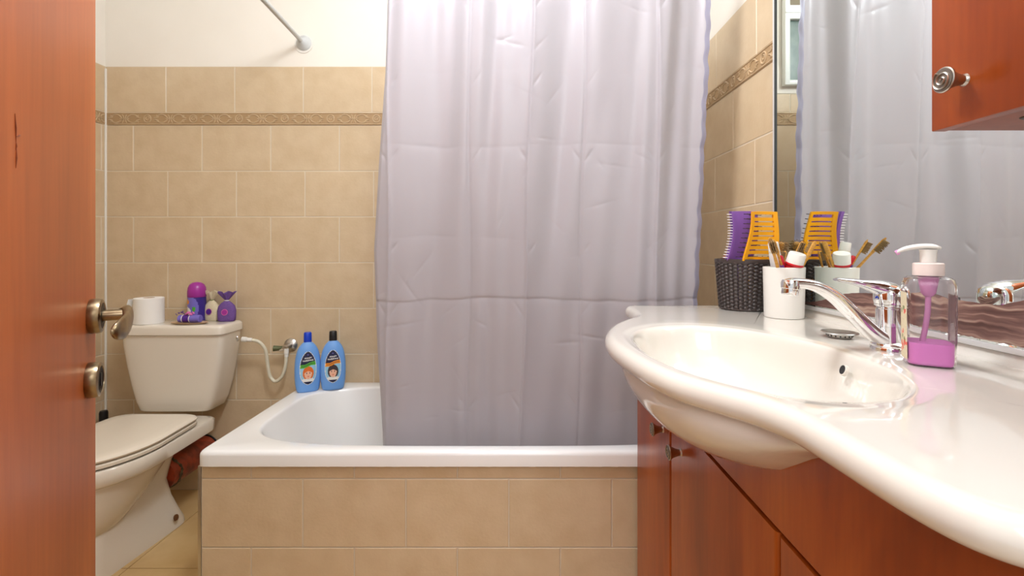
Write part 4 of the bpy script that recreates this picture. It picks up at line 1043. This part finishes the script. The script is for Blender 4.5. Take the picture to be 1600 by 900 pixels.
# ---------------------------------------------------------------- basket of brushes
BX, BY = .618, 1.318
bas = thing('woven_basket', 'dark brown woven-look plastic basket full of hairbrushes on the counter', 'basket', (BX, BY, ZT))
RB, RT, HB = .062, .0725, .139
cols, rows = 34, 13; SU, SV = 8, 6
def bw(rad_off):
    def fn(u, v):
        a = 2 * PI * u; r = RB + (RT - RB) * v + rad_off
        cu = (u * cols) % 1; rv = v * rows; odd = int(u * cols) % 2
        ph = (rv + (0.5 if odd else 0)) % 1
        r += .0016 * math.sin(PI * cu) + .0018 * math.sin(2 * PI * (ph + .55 * abs(cu - .5)))
        return (BX + r * math.cos(a), BY + r * math.sin(a), ZT + .003 + (HB - .010) * v)
    return fn
def hole(i, j):
    cu = i % SU; odd = (i // SU) % 2; ph = (j + (SV // 2 if odd else 0)) % SV
    if j < 2 or j > rows * SV - 4: return False
    return cu in (0, 1, SU - 1) and ph in (0,) or cu in (0,) and ph == 1
mb = MB()
mb.grid(cols * SU, rows * SV + 1, bw(0), closed_u=True, skip=hole); mb.grid(cols * SU, rows * SV + 1, bw(-.0028), closed_u=True, skip=hole)
mb.lathe([(0, .001), (RB - .002, .001), (RB + .001, .002), (RB + .001, .006), (RB - .004, .006), (0, .005)], 64, (BX, BY, ZT))
mb.build('woven_wall', 'basket', bas, smooth=60, recalc=False)
mb = MB(); mb.lathe([(RT - .003, HB - .010), (RT + .0018, HB - .010), (RT + .003, HB - .006), (RT + .0028, HB), (RT - .002, HB + .001), (RT - .0035, HB - .003)], 72, (BX, BY, ZT), cap0=False, cap1=False); mb.build('rim', 'basket', bas)
RIMZ = ZT + HB
# paddle style brushes
def curved(Wf, Hh, bend, arch):
    def P(u, v, w_):
        W_ = Wf(v); uu = u - .5
        return (uu * W_ + bend(v), w_ + arch * (1 - (2 * uu) ** 2) - arch, v * Hh)
    return P
def strip(mb, P, u0, u1, v0, v1, w0, w1, nu=6, nv=6, mi=0):
    def loop(v):
        pts = []
        for i in range(nu + 1): pts.append(P(u0 + (u1 - u0) * i / nu, v, w0))
        for i in range(nu + 1): pts.append(P(u1 + (u0 - u1) * i / nu, v, w1))
        return [Vector(p) for p in pts]
    mb.loft([loop(v0 + (v1 - v0) * i / nv) for i in range(nv + 1)], mi=mi)
# purple brush
pb = thing('purple_hairbrush', 'purple curved hairbrush with white pins at the left of the basket', 'hairbrush', (.600, 1.310, RIMZ - .126), (R(7), R(-1), R(6)))
P = curved(lambda v: .074, .132, lambda v: -.004 + .010 * math.sin(PI * v) - .006 * (1 - v), .006)
mb = MB(); strip(mb, lambda u, v, w_: tuple(Vector(P(u, v, w_)) + Vector((0, 0, .126))), 0, 1, 0, 1, -.004, .004, 10, 16)
mb.build('head', 'purple', pb, world=False, smooth=50)
mb = MB(); strip(mb, lambda u, v, w_: tuple(Vector(P(u, v, w_)) + Vector((0, 0, .126))), 0, .10, .0, 1, -.0075, .0065, 3, 16); mb.build('side_ridge', 'purple', pb, world=False, smooth=50)
mb = MB(); mb.tube([(-.004, 0, .010), (-.004, 0, .08), (-.002, 0, .130)], [.010, .009, .013], 16); mb.build('handle', 'purple', pb, world=False, smooth=60)
mb = MB()
for k in range(17):
    for w_ in (-.004, .001):
        q = Vector(P(0, .06 + .88 * k / 16, w_)) + Vector((0, 0, .126)); mb.tube([q, q + Vector((-.005, -.0004, .0003)), q + Vector((-.011, -.001, .0002))], [.0011, .0010, .0011], 6)
mb.build('white_pins', 'pinwhite', pb, world=False)
mb = MB()
for k in range(12):
    for u in (.72, .86, .98):
        q = Vector(P(u, .08 + .84 * k / 11, -.004)) + Vector((0, 0, .126)); mb.tube([q, q + Vector((.002, -.006, .0003)), q + Vector((.004, -.012, 0))], [.0008, .0007, .0009], 5)
mb.build('dark_pins', 'pin', pb, world=False)
# yellow vent brush
yb = thing('yellow_hairbrush', 'yellow vented hairbrush with nine slots standing in the basket', 'hairbrush', (.626, 1.283, RIMZ - .128), (R(9), R(0), R(4)))
P = curved(lambda v: .088 - .020 * smoothstep(.1, 1, v), .130, lambda v: -.001 + .007 * math.sin(PI * v) + .003 * v, .010)
Q = lambda u, v, w_: tuple(Vector(P(u, v, w_)) + Vector((0, 0, .128)))
mb = MB()
strip(mb, Q, 0, .13, 0, 1, -.0035, .0035, 3, 24); strip(mb, Q, .87, 1, 0, 1, -.0035, .0035, 3, 24)
strip(mb, Q, .1, .9, .0, .07, -.0035, .0035, 12, 3); strip(mb, Q, .1, .9, .94, 1, -.0035, .0035, 12, 3)
for k in range(1, 9):
    v = .07 + .87 * k / 9; strip(mb, Q, .1, .9, v - .034, v + .034, -.003, .003, 12, 2)
mb.build('head', 'yellow', yb, world=False, smooth=50)
mb = MB(); mb.tube([(-.002, .026, .014), (-.002, .012, .08), (-.001, -.003, .132)], [.008, .008, .012], 16); mb.build('handle', 'yellow', yb, world=False, smooth=60)
mb = MB()
for k in range(10):
    for j, u in enumerate((.02, .18, .34, .5, .66, .82)):
        q = Vector(Q(u, .06 + .88 * k / 9, .003)); sg = -1 if u < .5 else .8; mb.tube([q, q + Vector((sg * .006, .008, 0)), q + Vector((sg * .013, .014, 0))], [.0013, .0010, .0011], 5)
mb.build('dark_pins', 'pin', yb, world=False)
# round bristle brush by the mirror
rb_ = thing('round_hairbrush', 'round brown bristle hairbrush in the basket close to the mirror', 'hairbrush', (.668, 1.300, ZT + .012), (R(14), R(7), 0))
mb = MB(); mb.lathe([(.008, 0), (.0075, .09), (.009, .115), (.010, .12), (.010, .176), (.006, .180), (0, .181)], 20); mb.build('barrel', 'bamboo', rb_, world=False)
mb = MB(); random.seed(6)
for iz in range(15):
    for ia in range(18):
        a = 2 * PI * (ia + .5 * (iz % 2)) / 18; z = .122 + .0042 * iz; d = Vector((math.cos(a), math.sin(a), random.uniform(-.15, .15)))
        mb.tube([d * .009 + Vector((0, 0, z)), d * .014 + Vector((0, 0, z)), d * random.uniform(.0185, .021) + Vector((0, 0, z))], [.0009, .0008, .0005], 4)
mb.build('bristles', 'bristle', rb_, world=False)
# wooden handle tip at the left
wh = MB(); wh.tube(catmull([(.600, 1.318, ZT + .02), (.575, 1.305, ZT + .09), (.562, 1.300, RIMZ), (.5545, 1.298, RIMZ + .0085)], 5), [.006] * 8 + [.0085] * 5 + [.009, .007, .003], 14)
wh = wh.build('wooden_comb', 'bamboodark', origin=(.6, 1.318, ZT + .02)); tag(wh, 'dark wooden handle tip poking out at the left edge of the basket', 'comb')
